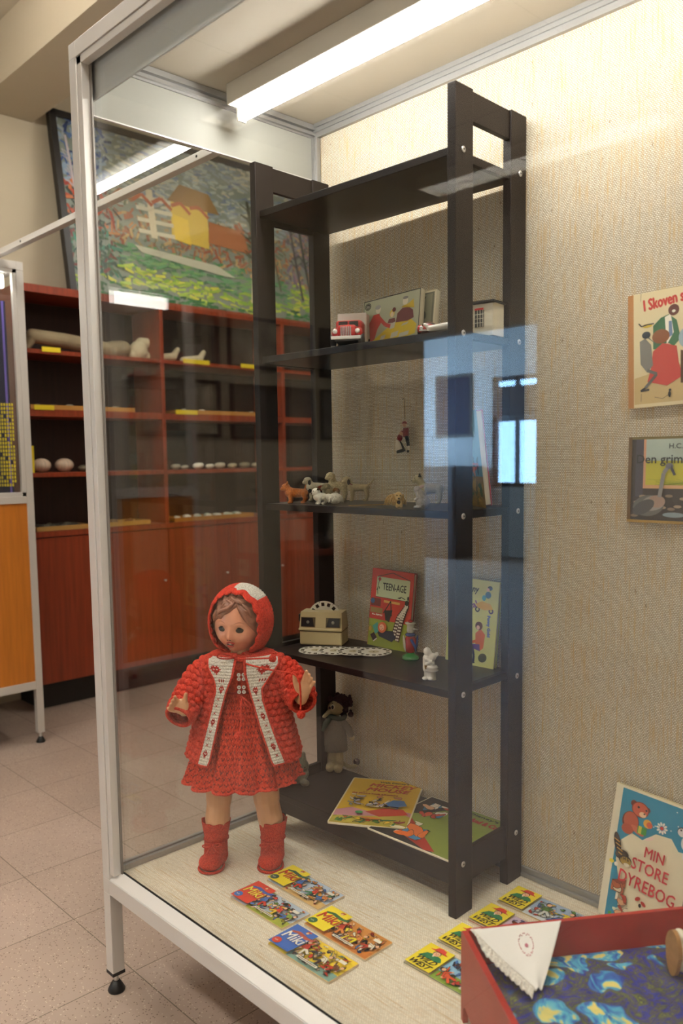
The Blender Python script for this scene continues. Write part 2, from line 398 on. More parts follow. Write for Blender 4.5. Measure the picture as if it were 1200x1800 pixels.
struct(MB().box(-7.2, -8.2, FZ, -7.1, -7.3, CZ, BLUEW).box(-7.2, -5.3, FZ, -7.1, -4.44, CZ, BLUEW).box(-7.2, -7.3, FZ, -7.1, -5.3, .58, BLUEW).box(-7.2, -7.3, 1.92, -7.1, -5.3, CZ, BLUEW).build('wall_annex_left'))
wf2 = E('added_window', 'x', 'x'); del wf2['label']; del wf2['category']; struct(wf2)  # unseen window, added to throw daylight onto the annex far wall
b_ = MB()
for q in ((-7.3, .58, -7.25, 1.92), (-5.35, .58, -5.3, 1.92), (-7.3, .58, -5.3, .63), (-7.3, 1.87, -5.3, 1.92), (-6.33, .58, -6.27, 1.92)): b_.box(-7.17, q[0], q[1], -7.12, q[2], q[3], mat('window_frame_paint', '3a3a3e', .5))
b_.build('window_frame', wf2); MB().box(-7.15, -7.27, .61, -7.145, -5.33, 1.89, GLASS).build('window_glass', wf2)
al2 = bpy.data.lights.new('window_daylight', 'AREA'); al2.shape = 'RECTANGLE'; al2.size = 1.9; al2.size_y = 1.25; al2.energy = 900; al2.color = (.38, .62, 1.0)  # lamp behind the added window
alo2 = bpy.data.objects.new('window_daylight', al2); C.objects.link(alo2); alo2.location = (-7.26, -6.3, 1.25); alo2.rotation_euler = (PI/2, 0, -PI/2)
struct(MB().box(-2.13, -4.44, FZ, 4.2, -4.34, CZ, WHITEW).box(-3.2, -4.44, 1.84, -2.13, -4.34, CZ, WHITEW).build('wall_partition'))
# far wall with its window opening
wx0, wx1, wz0, wz1 = -5.15, -4.45, .58, 1.92
struct(MB().box(-7.1, -8.1, FZ, wx0, -8.0, CZ, BLUEW).box(wx1, -8.1, FZ, 4.2, -8.0, CZ, BLUEW)
       .box(wx0, -8.1, FZ, wx1, -8.0, wz0, BLUEW).box(wx0, -8.1, wz1, wx1, -8.0, CZ, BLUEW).build('wall_front'))
FRD = mat('window_frame_paint', '3a3a3e', .5)
wf = E('window_1', 'x', 'x'); del wf['label']; del wf['category']; struct(wf)
fr = MB()
for a in ((wx0, wz0, wx0+.05, wz1), (wx1-.05, wz0, wx1, wz1), (wx0, wz0, wx1, wz0+.05), (wx0, wz1-.05, wx1, wz1), (wx0, 1.38, wx1, 1.44), (-4.83, wz0, -4.79, wz1)):
    fr.box(a[0], -8.07, a[1], a[2], -8.02, a[3], FRD)
fr.build('window_frame', wf); MB().box(wx0+.03, -8.05, wz0+.03, wx1-.03, -8.045, wz1-.03, GLASS).build('window_glass', wf)
al = bpy.data.lights.new('window_daylight', 'AREA'); al.shape = 'RECTANGLE'; al.size = .68; al.size_y = 1.3; al.energy = 900; al.color = (.38, .62, 1.0)
alo = bpy.data.objects.new('window_daylight', al); C.objects.link(alo); alo.location = (-4.8, -8.18, 1.25); alo.rotation_euler = (PI/2, 0, PI)
# dark hanging cupboard before the window, and a low one
DK = mat('dark_cupboard_paint', '3a3436', .5)
cb = E('wall_cupboard', 'dark hanging cupboard across the middle of the far window', 'cupboard', (-4.1, -7.8, 1.42))
MB().box(-.75, -.19, 0, .75, .19, .34, DK, bev=.01).build('body', cb); MB().box(-.74, .19, .01, -.005, .205, .33, DK).build('door', cb); MB().box(.005, .19, .01, .74, .205, .33, DK).build('door', cb)
cb = E('sideboard', 'dark low sideboard against the pale wall of the far room', 'sideboard', (-5.9, -7.6, FZ))
MB().box(-.9, -.3, .08, .7, .3, 1.12, DK, bev=.01).build('body', cb); MB().box(-.86, -.26, 0, .66, .26, .08, DK).build('plinth', cb)
for x in (-.89, -.36, .17): MB().box(x, .3, .1, x+.52, .315, 1.10, DK).build('door', cb)
pb = E('notice_board', 'dark framed notice board on the pale wall left of the far window', 'board', (-5.75, -7.985, 1.6))
MB().box(-.3, -.015, -.4, .3, 0, .4, mat('board_frame', '6b655c', .6)).build('frame', pb); MB().box(-.26, 0, -.36, .26, .006, .36, mat('board_navy', '2a2c44', .7)).build('panel', pb)

# ceiling luminaires with louvres
LOUV = mat('louvre_enamel', 'ececea', .35)
LHOUS = mat('luminaire_enamel', 'ddd8cc', .5)
def emis(name, col, s):
    m = bpy.data.materials.new(name); m.use_nodes = True; nt = m.node_tree; nt.nodes.clear()
    e = nt.nodes.new('ShaderNodeEmission'); e.inputs[0].default_value = col; e.inputs[1].default_value = s
    o = nt.nodes.new('ShaderNodeOutputMaterial'); nt.links.new(e.outputs[0], o.inputs[0]); return m
ROOM_E = emis('room_tube_light', (1, .95, .87, 1), ROOM_TUBE)
CASE_E = emis('case_tube_light', (1, .97, .93, 1), CASE_TUBE)
BAT_E = emis('added_batten_light', (1, .95, .87, 1), BAT_TUBE)
CAB_E = emis('cabinet_tube_light', (1, .95, .87, 1), CAB_TUBE)
lum0 = None
def luminaire(x, y, label):
    global lum0
    if lum0 is None:
        t = E('ceiling_luminaire', label, 'ceiling light', (x, y, 2.60), group='louvred luminaires on the ceiling')
        h = MB(); L = 1.58; wd = .21
        h.box(-L/2, -wd/2, .055, L/2, wd/2, .075, LHOUS); h.box(-L/2, -wd/2, 0, -L/2+.006, wd/2, .055, LHOUS); h.box(L/2-.006, -wd/2, 0, L/2, wd/2, .055, LHOUS)
        h.box(-L/2, -wd/2, 0, L/2, -wd/2+.005, .055, LHOUS); h.box(-L/2, wd/2-.005, 0, L/2, wd/2, .055, LHOUS); h.build('housing', t)
        l = MB(); l.box(-L/2, -.004, 0, L/2, .004, .042, LOUV)
        for k in range(1, 26):
            xx = -L/2+L*k/26; l.box(xx-.0012, -wd/2+.005, 0, xx+.0012, wd/2-.005, .030, LOUV)
        l.build('louvre', t)
        for s in (-.052, .052): MB().tube([(-L/2+.03, s, .050), (L/2-.03, s, .050)], .0115, ROOM_E, n=8).build('tube', t)
        for s in (-.6, .6): MB().tube([(s, 0, .075), (s, 0, CZ-2.6)], .002, ALU, n=6).build('hanger', t)
        lum0 = t; return t
    r = lum0.copy(); C.objects.link(r); r.location = (x, y, 2.60); r['label'] = label
    for c in lum0.children: d = c.copy(); C.objects.link(d); d.parent = r
    return r
luminaire(-1.69, -2.05, 'long louvred ceiling luminaire nearest to the front glass of the doll case')
luminaire(-1.69, -3.65, 'long louvred ceiling luminaire one row behind the nearest, seen as the lower reflection')
luminaire(1.6, -2.05, 'long louvred ceiling luminaire in the nearest row, over the viewer')
luminaire(1.6, -3.60, 'long louvred ceiling luminaire in the second row, to the right')
luminaire(-.05, -2.05, 'long louvred ceiling luminaire added in the middle of the row behind the viewer')  # out of view, added to bring more light to the case
bat0 = None
def batten(x, y, label):  # unseen lamps, added to brighten the case and the upper walls
    global bat0
    if bat0 is not None:
        r = bat0.copy(); C.objects.link(r); r.location = (x, y, 2.62); r['label'] = label
        for c in bat0.children: d = c.copy(); C.objects.link(d); d.parent = r
        return
    t = bat0 = E('added_batten', label, 'ceiling light', (x, y, 2.62), group='open battens added for light')
    MB().box(-.78, -.03, 0, .78, .03, .05, LHOUS, bev=.002).build('housing', t)
    for s_ in (-.045, .045): MB().tube([(-.75, s_, -.012), (.75, s_, -.012)], .013, BAT_E, n=8).build('tube', t)
    for s_ in (-.6, .6): MB().tube([(s_, 0, .05), (s_, 0, CZ-2.62)], .002, ALU, n=6).build('hanger', t)
batten(-1.69, -.45, 'open batten added for light in the gap between the two display cases')
batten(-1.69, 1.15, 'open batten added for light before the bookcase, hidden by the roof of the doll case')
batten(.35, -.80, 'open batten added for light right above the front glass of the doll case')
batten(1.75, -.45, 'open batten added for light off the right end of the doll case')

# ------------------------------------------------------------------ the display case
def leg_foot(parent, x, y):
    f = MB(); f.tube([(x, y, FZ+.014), (x, y, FZ+.045)], .006, CHROME, n=10)
    f.lathe([(.019, 0), (.02, .004), (.014, .016), (.009, .024), (.005, .026)], BLACKP, n=16, M=Matrix.Translation((x, y, FZ)))
    return f.build('foot', parent)
def vitrine(name, label, x0, y0, x1, y1, zp, parentless=True):
    pass
case = E('display_case', 'tall aluminium and glass display case holding the red knitted doll and the dark bookshelf', 'display case', (.31, -.08, FZ))
def cp(mb, name, parent=case, **k):
    o = mb.build(name, parent, **k)
    if parent is case: o.matrix_parent_inverse = Matrix.Translation((-.31, .08, -FZ))
    return o
XR = 1.31
for (x, y) in ((-.690, -.426), (XR-.03, -.426), (-.700, .257), (XR-.03, .257)):
    p = MB().box(x, y, FZ+.05, x+.03, y+.03, -.037, ALU, bev=.0012).box(x, y, -.0362, x+.03, y+.03, -.0005, ALU, bev=.0012).box(x, y, 0, x+.03, y+.03, 1.784, ALU, bev=.0012).box(x, y, 1.785, x+.03, y+.03, 1.817, ALU, bev=.0012)
    p.box(x-.0005, y-.0005, FZ+.044, x+.0305, y+.0305, FZ+.052, BLACKP)
    po = cp(p, 'corner_post'); leg_foot(po, x+.015, y+.015)
# front rails and glazing beads
b = MB().box(-.66, -.426, -.037, XR-.03, -.396, -.001, ALU, bev=.001); cp(b, 'bottom_rail')
b = MB().box(-.66, -.426, 1.785, XR-.03, -.396, 1.817, ALU, bev=.001); cp(b, 'top_rail')
b = MB()
b.add([(-.66, -.424, 0), (XR-.03, -.424, 0), (XR-.03, -.404, .016), (-.66, -.404, .016), (-.66, -.404, -.004), (XR-.03, -.404, -.004)], [(0, 1, 2, 3), (3, 2, 5, 4), (0, 4, 5, 1), (0, 3, 4), (1, 5, 2)], ALU)
b.box(-.659, -.424, .012, -.641, -.406, 1.784, ALU, bev=.001); b.box(-.659, -.424, 1.768, XR-.03, -.406, 1.784, ALU, bev=.001)
b.box(-.655, -.4065, 0, -.634, -.403, 1.783, mat('bead_inner', '8c8782', .5, .5)); cp(b, 'glazing_bead')
b = MB().box(-.650, -.4032, .0, -.6465, -.4005, 1.775, BLACKP).box(-.648, -.4032, .014, XR-.03, -.4005, .018, BLACKP).box(-.65, -.4032, 1.775, XR-.03, -.4005, 1.779, BLACKP); cp(b, 'rubber_seal')
cp(MB().box(-.66, -.402, 0, XR-.03, -.396, 1.785, GLASS), 'front_glass')
# left end
cp(MB().box(-.700, -.396, -.037, -.672, .257, -.002, ALU, bev=.001).box(-.690, -.396, -.002, -.6725, .257, .012, ALU_D).box(-.692, -.396, .012, -.682, .257, .016, ALU_D), 'bottom_rail')
b = MB().box(-.700, -.396, 1.79, -.672, .257, 1.817, ALU_D)
b.box(-.672, -.396, 1.795, -.664, .257, 1.802, ALU_D).box(-.672, -.396, 1.807, -.660, .257, 1.82, ALU_D); cp(b, 'top_rail')
cp(MB().box(-.690, -.395, .012, -.684, .256, 1.79, GLASS), 'end_glass')
FASC = mat('grey_fascia', '9c9b92', .6)
cp(MB().box(-.681, -.388, 1.686, -.676, .243, 1.79, FASC).box(-.6815, -.388, 1.683, -.6755, .243, 1.686, ALU), 'end_fascia')
cp(MB().box(-.676, -.394, 1.703, XR-.03, -.390, 1.786, mat('grey_fascia_front', 'cdd1d1', .6)), 'front_fascia')
cp(MB().box(-.684, -.397, .0, -.674, -.387, 1.703, ALU, bev=.001), 'glazing_strip')
cp(MB().box(-.672, .243, 0, -.655, .257, 1.79, ALU_D, bev=.0015).box(-.6655, .2405, 0, -.662, .244, 1.79, ALU_D).box(-.684, .243, 0, -.672, .257, 1.79, ALU_D), 'corner_bead')
# back panel
cp(MB().box(-.700, .2875, -.037, XR, .30, 1.80, WHITEW).box(-.655, .257, 0, XR-.03, .268, 1.79, HESS_WALL), 'back_panel')
b = MB().box(-.672, .249, .001, XR-.03, .2568, .022, ALU_D, bev=.001).box(-.672, .243, .001, XR-.03, .249, .010, ALU_D, bev=.001); cp(b, 'floor_strip')
b = MB().box(-.668, .2475, 1.79, XR-.03, .2568, 1.803, ALU_D).box(-.668, .243, 1.803, XR-.03, .2568, 1.82, ALU_D).box(-.66, .238, 1.812, XR-.03, .243, 1.822, ALU_D); cp(b, 'top_strip')
cp(MB().box(-.672, -.396, -.03, XR-.03, .287, -.018, WHITEW).box(-.672, -.396, -.018, XR-.03, .257, 0, HESS_FLOOR), 'floor_board')
cp(MB().box(-.672, -.396, 1.822, XR-.03, .287, 1.83, mat('case_ceiling_board', 'b4aa98', .8)), 'roof_board')
cp(MB().box(XR-.03, -.396, 0, XR-.024, .257, 1.79, GLASS), 'end_glass')
cp(MB().box(XR-.03, -.396, 1.79, XR, .257, 1.817, ALU), 'top_rail'); cp(MB().box(XR-.03, -.396, -.037, XR, .257, -.002, ALU), 'bottom_rail')

# tube light inside the case
t = E('fluorescent_batten', 'bright white tube light under the roof of the doll display case', 'tube light', (-.622, -.03, 1.775))
MB().box(0, -.04, .0, 1.24, .04, .0465, mat('batten_enamel', 'b9b2a4', .45), bev=.002).build('housing', t)
MB().tube([(.008, 0, -.016), (1.21, 0, -.016)], .0135, CASE_E, n=12).build('tube', t)
MB().box(0, -.012, -.03, .007, .012, 0, LHOUS, bev=.001).build('tube_holder', t); MB().box(1.211, -.012, -.03, 1.218, .012, 0, LHOUS).build('tube_holder', t)

# ------------------------------------------------------------------ the bookshelf
HS = (1.5386, 1.195, .840, .4735, .109)
sh = E('bookshelf', 'tall open black-brown bookshelf with five shelves standing in the display case', 'bookshelf', (0, 0, 0), rz=LT)
D_, W_, pw, pt = .246, .605, .057, .020
H_ = 1.65
def frame(x0, side):
    for y0 in (0, D_-pw):
        p = MB().box(x0, y0, 0, x0+pt, y0+pw, H_, WENGE, bev=.0015).build('post', sh)
        if side:
            for h in (1.5305, 1.187, .830, .468, .1105):
                y = .024 if y0 == 0 else D_-.024
                q = MB().lathe([(.0058, 0), (.0062, .0012), (.0045, .0022), (.0022, .0022)], CHROME, n=14, M=Matrix.Translation((x0+pt, y, h)) @ Matrix.Rotation(PI/2, 4, 'Y'))
                q.box(-.0016, -.0016, 0, .0016, .0016, .0027, BLACKP, M=Matrix.Translation((x0+pt, y, h)) @ Matrix.Rotation(PI/2, 4, 'Y'))
                q.build('screw', p)
    xi = x0+.004
    for z0, z1 in ((1.592, 1.648), (1.513, 1.529), (1.178, 1.192), (.824, .840), (.466, .482), (.062, .133)):
        MB().box(xi, pw, z0, xi+.012, D_-pw, z1, WENGE, bev=.001).build('side_rail', sh)
frame(-pt, True); frame(-W_, False)
for h in HS:
    MB().box(-W_+pt, .011, h-.0155, -pt, D_-.006, h, WENGE_S, bev=.001).build('shelf', sh)
MB().box(-W_+pt, .02, .056, -pt, .032, HS[4]-.0155, WENGE_S, bev=.001).build('apron', sh)
# ------------------------------------------------------------------ books and comics
def book(name, label, cat, loc, rot, w, h, t, art, group=None, cover='c8b48c', spine=None, page=PAGES, hard=True, r=.003, ct=.0016, sw=.0):
    """local x = width, y = height, printed front at z = t"""
    e = E(name, label, cat, loc, rot=rot, group=group)
    if hard:
        MB().box(.002, .003, ct, w-.003, h-.003, t-ct, page).build('pages', e)
        MB().prism(rounded(w, h, r), 0, ct, ink(cover)).build('back_cover', e)
        fc = MB().prism(rounded(w, h, r), t-ct, t, ink(cover)).build('front_cover', e)
        MB().box(-.0012, .0005, 0, .0012, h-.0005, t, ink(spine or cover), bev=.0005).build('spine', e)
    else:
        MB().prism(rounded(w, h, r), 0, t*.8, page).build('pages', e)
        fc = MB().prism(rounded(w, h, r), t*.8, t, ink(cover)).build('front_cover', e)
    art.build('printed_art', fc, (0, 0, t+.00005)); return e

COM = [  # ground colour, feather, title, oval, art palette, sky
 ('d8402a', '3f64b0', 'f2e24a', '2f6db5', ['3f70b5', 'c83a22', 'e9c531', '8fae3a', 'f0c49a', '2a2a22', '5b7a2e', 'e4dcc4'], 'b8c6d2', 'a8b23a'),
 ('f0d92c', '2c5a45', 'c2321f', '27523c', ['3f70b5', 'c83a22', '3f8a5a', 'd9843c', 'f0c49a', '23201c', 'e8ddc4', 'c98c2e'], 'b9c9d8', 'd8b06a'),
 ('f4dd2a', '2f6a3c', 'cc3a20', '2e6a3a', ['c23a22', 'd9843c', 'f0d92c', 'e8ddc4', '2f5a95', '2a231c', 'f0c49a', 'b5702c'], 'd08a3e', 'c7772e'),
 ('2f66b8', 'b5503a', 'f3efe2', 'c83a28', ['c23a22', 'e4dcc4', '2a2a2a', '7a4a2c', 'e4c22c', 'c9a57a', '55756b'], 'f2cf2a', '7fa697'),
]
def miki(i):
    g, fe, ti, ov, pal, sky, gr = COM[i]; a = Art(.175, .08)
    a.rect(.003, .01, .997, .99, 'ddc9a0' if i == 0 else 'd9b98a').rect(.008, .02, .992, .98, sky)
    a.poly([(.3, .02), (.992, .02), (.992, .3), (.75, .34), (.5, .2), (.3, .3)], gr)
    a.blobs((.33, .08, .95, .9), 70, .022, pal, 11+i, outline='241c16', stretch=2.2)
    a.figure(.48, .22, .26, pal[0], pal[1], lean=.5, arm=(.9, .6)); a.figure(.66, .18, .24, pal[1], pal[2], lean=-.5, flip=-1); a.figure(.82, .24, .22, pal[3], pal[0], lean=-.9)
    a.poly([(.008, .02), (.34, .02), (.37, .98), (.008, .98)], g)
    a.poly([(.06, .72), (.16, .80), (.33, .74), (.42, .84), (.40, .70), (.30, .64), (.15, .70), (.07, .64)], fe).line((.08, .72), (.42, .77), .004, '1d1a16')
    a.ell(.24, .90, .028, .024, '7a3320').ell(.24, .87, .02, .018, 'e9b98c').ell(.25, .93, .034, .012, 'c0502c')
    a.text('Miki', .045, .36, .29, .30, '3a1510' if i != 0 else '5a2a10', shear=.02, bold=.006).text('Miki', .045, .37, .29, .30, ti, shear=.02, bold=.0025)
    a.ell(.08, .17, .06, .055, ov).text('NR. 4'.replace('4', '') + '', .05, .14, .06, .05, 'e8dfc8')
    a.rect(.46, .05, .78, .12, 'f0e8d4').rect(.48, .075, .76, .095, '3a3330')
    a.rect(.86, .60, .96, .70, 'f0ead8')
    return a
PK = [((-.397, -.281), 'Red-fronted'), ((-.399, -.179), ''), ((-.206, -.236), ''), ((-.204, -.332), '')]
PL = ['small landscape comic booklet with a red title panel, nearest the doll on the left', 'small landscape comic with yellow title panel and blue sky, right of the doll boots',
      'small landscape comic with yellow title panel and orange brown desert scene', 'small landscape comic booklet with a blue title panel and a yellow scene']
for i, (p, _) in enumerate(PK):
    book('comic_booklet', PL[i], 'comic book', (p[0], p[1], .0002), (0, 0, (.004, -.006, .003, .01)[i]), .175, .08, .0045, miki(i), group='landscape comic booklets on the case floor', hard=False, cover='caa468', r=.004)

WW = [(['2a3d2c', '3f70b5', 'd8562c', 'c23a22'], '8fc0dc', '8aa63a', 'f0d92c', '2c4a2c'), (['c87c3c', '8a4a2a', 'e2d6c0', '4a6aa0'], 'd9b9b4', 'c8a48a', 'f0d92c', '20503c'),
      (['7a5a8a', 'c8743c', 'e4dccc', '6a3a2a', '3a4a7a'], 'c9b2c6', 'b98e74', 'f0d92c', 'b02a20'), (['4f7a34', 'd9ddd6', 'e0c22c', '2a5a9a', 'b8402a', '8f9ea2'], '9fb4cc', 'd4dde0', 'f0d92c', 'a8842a')]
def wild(i):
    pal, sky, gr, yl, edge = WW[i]; a = Art(.175, .08)
    a.rect(.003, .01, .997, .99, 'cfc3a2').rect(.35, .02, .99, .98, sky)
    a.poly([(.35, .02), (.99, .02), (.99, .35), (.6, .42), (.35, .34)], gr)
    a.blobs((.40, .1, .96, .92), 50, .024, pal, 40+i, outline='20201c', stretch=2)
    if i == 0: a.blobs((.38, .6, .6, .8), 8, .03, ['1c2a3c'], 3, stretch=2); a.figure(.62, .12, .26, 'd8562c', 'd8562c', lean=1.1)
    else: a.figure(.6, .14, .3, pal[0], pal[1], lean=.3); a.figure(.78, .16, .28, pal[2], pal[3], lean=-.3, flip=-1)
    a.rect(.72, .06, .97, .13, 'efe8d6').rect(.74, .085, .95, .105, '2d2926')
    a.rect(.012, .02, .355, .98, yl).line((.355, .02), (.355, .98), .006, '201a14')
    a.poly([(.05, .40), (.10, .62), (.19, .68), (.29, .62), (.33, .50), (.30, .44), (.1, .42)], '1f7a4c')
    a.poly([(.165, .66), (.19, .55), (.215, .66)], 'f0e4d0')
    a.ell(.20, .72, .048, .045, '2a1a14').ell(.202, .70, .040, .040, 'f0bc92').ell(.19, .71, .005, .006, '1a1412').ell(.216, .71, .005, .006, '1a1412').ell(.205, .665, .012, .004, 'b02a20')
    a.poly([(.08, .80), (.13, .84), (.15, .94), (.20, .96), (.26, .93), (.27, .84), (.32, .78), (.25, .78), (.2, .80), (.14, .78)], 'd8402c').line((.14, .80), (.27, .80), .006, '7a1a14')
    a.text('WILD', .05, .275, .25, .17, '14110e', shear=.03, bold=.0032).text('WEST', .03, .06, .27, .17, '14110e', shear=.03, bold=.0032)
    return a
WL = ['pocket western comic with cowboy on yellow panel, orange rider, nearest the glass', 'pocket western comic with cowboy panel, mostly hidden behind the red doll bed corner',
      'pocket western comic with cowboy panel and lilac scene, beside the front bookshelf post', 'pocket western comic with cowboy panel and snowy scene, nearest the back wall']
for i, (p, e_) in enumerate((((.024, -.188), '2c4a2c'), ((.023, -.090), '20503c'), ((.020, .012), 'b02a20'), ((.021, .112), 'a8842a'))):
    book('western_comic', WL[i], 'comic book', (p[0], p[1], .0002), (0, 0, (.004, 0, -.005, .006)[i]), .175, .08, .0042, wild(i), group='western comics on the case floor', hard=False, cover=e_, r=.002)

# comics on the lowest shelf
a = Art(.187, .275)
a.rect(.006, .004, .994, .996, 'e9dcae').rect(.02, .012, .98, .988, 'e6b91e')
a.text("Walt Disney's", .40, .905, .40, .042, '33210f', bold=.003)
for q, c in ((.006, '5a1a10'), (.0025, 'd8482a')):
    a.text('MICKEY', .28, .815, .62, .075, c, shear=.03, bold=q, rot=-.03); a.text('MOUSE', .27, .715, .56, .075, c, shear=.03, bold=q, rot=-.03)
a.text('in', .24, .665, .05, .03, 'a83018').text('the picture-book adventure', .10, .625, .62, .035, 'a83018', bold=.003)
a.poly([(.02, .012), (.98, .012), (.98, .30), (.7, .36), (.45, .27), (.2, .33), (.02, .26)], 'c88a92')
a.poly([(.02, .012), (.98, .012), (.98, .22), (.8, .30), (.62, .2), (.3, .16), (.02, .14)], 'b9a83a').poly([(.40, .26), (.62, .36), (.86, .36), (.95, .26), (.6, .18)], 'c8402c')
a.blobs((.04, .03, .95, .14), 30, .03, ['c84a22', '2f7a3a', 'e8c034', '8a2a18', '5a8a34'], 5, outline='2a1c12', stretch=2.5)
a.blobs((.12, .34, .8, .58), 34, .030, ['b9b2b6', 'e6d9b8', '8d9a9e', 'd98a4a', '2a2420'], 9, outline='1d1712', stretch=2.6)
a.poly([(.62, .42), (.7, .5), (.84, .5), (.9, .4), (.8, .36), (.66, .37)], '3f78b0').ell(.34, .20, .05, .04, '3a8a4a').ell(.52, .10, .13, .03, 'c87a2c')
book('comic_book', 'yellow comic book with large red two-line title lying on the bottom shelf', 'comic book', W(-.345, -.03, .1092), (0, 0, LT+.53), .187, .275, .004, a, hard=False, cover='e6dcb8', r=.006)
a = Art(.232, .236)
a.rect(.0, .0, 1, 1, 'e8e0c4').rect(.012, .01, .985, .99, '1f1d1c')
a.poly([(.45, .985), (.985, .985), (.985, .012), (.80, .012), (.05, .50), (.2, .62)], '86963e').poly([(.12, .50), (.80, .04), (.7, .012), (.28, .14), (.14, .34)], 'b03424')
a.blobs((.06, .55, .4, .88), 14, .05, ['f0e6d2', 'd8562c', '3f7fa8', 'e9b48a', 'c8402c'], 3, outline='17130f'); a.blobs((.25, .1, .55, .42), 7, .085, ['e9e0c8', 'e0702a', '3f86b5', 'e0702a'], 8, outline='17130f')
a.ell(.34, .13, .09, .045, 'e8702a', .3).ell(.22, .20, .08, .03, 'efe2b8', .4)
a.text("Disney's", .56, .885, .34, .055, '17251a', bold=.003).text('Anders And & Co', .40, .77, .56, .075, 'a32a1e', bold=.006)
a.ell(.72, .60, .06, .022, 'ecd08a', -.3).ell(.84, .5, .05, .014, 'ecd08a', .1).ell(.9, .42, .028, .026, 'f0e8d8')
book('picture_comic', 'dark and green comic book with red title lying right of the yellow comic', 'comic book', W(-.258, .012, .1092), (0, 0, LT), .232, .236, .0035, a, hard=False, cover='e8e0c4', r=.003)

# big animal picture book leaning on the back wall
a = Art(.205, .272)
a.rect(0, 0, 1, 1, 'e9dfc2').rect(.07, .0, .985, .985, '1f86a6')
a.poly([(.0, 0), (.055, 0), (.06, .3), (.02, .33), (.045, .48), (.07, .7), (.06, .99), (0, .99)], 'e6dcc0')
a.poly([(.20, .02), (.16, .30), (.10, .45), (.12, .60), (.22, .68), (.33, .66), (.45, .74), (.60, .75), (.68, .68), (.85, .70), (.98, .74), (.98, .01)], 'e8dcba')
a.blobs((.1, .02, .2, .22), 10, .03, ['3f9a4a', '1f86a6', 'dfe6c8'], 4)
R_ = random.Random(2)
for k in range(16): a.ell(R_.uniform(.4, .97), R_.uniform(.78, .97), .006, .006, 'dfe9e6')
# bear
a.ell(.19, .76, .085, .10, '5e2214').ell(.195, .765, .075, .09, 'b35338', .2).ell(.27, .715, .075, .03, 'c46648', -.4).ell(.17, .70, .06, .05, 'a84a30')
a.ell(.20, .90, .032, .032, '5e2214').ell(.34, .885, .028, .028, '5e2214').ell(.27, .87, .087, .075, '7a2f1c').ell(.27, .87, .078, .067, 'c4573c').ell(.30, .84, .035, .026, 'e9c29a').ell(.315, .85, .01, .008, '1a1412').ell(.25, .885, .012, .012, '1a1412').ell(.33, .88, .01, .011, '1a1412')
a.ell(.36, .79, .042, .042, 'e0a43a').ell(.38, .785, .03, .03, 'c85a3c').rect(.27, .70, .36, .755, '3f8f3c').rect(.28, .70, .31, .755, 'd8cf4a').ell(.40, .69, .05, .016, 'f0d4c0', .5)
# daisy, rabbit
for k in range(10): a.ell(.50+.038*math.cos(k*.628), .80+.03*math.sin(k*.628), .018, .010, 'f0ece0', k*.628)
a.ell(.50, .80, .017, .017, 'c83a28')
a.ell(.80, .79, .035, .07, '2c2a2c', -.5).ell(.84, .76, .07, .075, 'd9d9d6').ell(.86, .77, .05, .06, '55565c').ell(.74, .76, .045, .07, 'e6e4de').ell(.74, .67, .018, .04, 'e6e4de').ell(.90, .70, .05, .04, 'c9c9c8')
a.ell(.74, .885, .014, .055, '3a383a', -.5).ell(.79, .88, .014, .055, '8d8a8a', -.8).ell(.70, .83, .055, .045, '3a383a').ell(.695, .825, .045, .04, 'dcdad4').ell(.68, .84, .009, .009, '141214').ell(.72, .81, .006, .006, '141214')
# striped cat upper left, curly dog lower left
a.ell(.10, .57, .035, .11, '2a241e', .3).ell(.16, .50, .07, .05, '3a2c1e', .2)
for k in range(5): a.line((.06+.02*k, .60-.03*k), (.12+.02*k, .585-.03*k), .010, 'c99a4a')
a.ell(.20, .47, .065, .05, '211c18').ell(.205, .465, .055, .04, 'a88a3c').ell(.22, .44, .03, .018, 'e9e2c4').ell(.19, .48, .008, .006, '141214').ell(.23, .475, .008, .006, '141214')
for k in range(4): a.line((.16+.02*k, .50), (.165+.02*k, .47), .006, '211c18')
a.blobs((.10, .22, .24, .36), 8, .04, ['b5603a', 'e8d4b0', '8a3a22'], 7, outline='4a2212'); a.blobs((.16, .05, .30, .22), 9, .035, ['e9dcc0', 'b0402a', 'd9a47a'], 12, outline='5a2a18')
a.ell(.07, .43, .025, .02, 'e6d23a').ell(.12, .42, .02, .02, 'f0ead8')
a.text('MIN', .38, .555, .19, .075, 'c0202c', bold=.002, rot=-.03).text('STORE', .27, .44, .36, .085, 'c0202c', bold=.002, rot=-.05).text('DYREBOG', .16, .315, .56, .09, 'c0202c', bold=.002, rot=-.08)
a.ell(.38, .24, .03, .018, 'b02a20', .7).ell(.44, .22, .03, .018, 'b02a20', -.6).ell(.41, .20, .014, .02, '221a16')
a.ell(.60, .12, .13, .06, 'e6b08a').ell(.70, .18, .08, .05, 'edc0a0').blobs((.8, .25, .97, .50), 12, .045, ['2c2a2c', 'b0402c', 'e4dccc', '5a5a5e'], 6, outline='141214')
for k in range(3): a.ell(.86+.04*k, .63-.01*k, .02, .014, '7fa6c8')
book('animal_picture_book', 'large blue and cream animal picture book leaning on the back wall behind the bed', 'book', (.206, .212, .017), (PI/2-.12, .075, 0), .205, .272, .010, a, cover='ddd0a8', spine='d9cdb0')

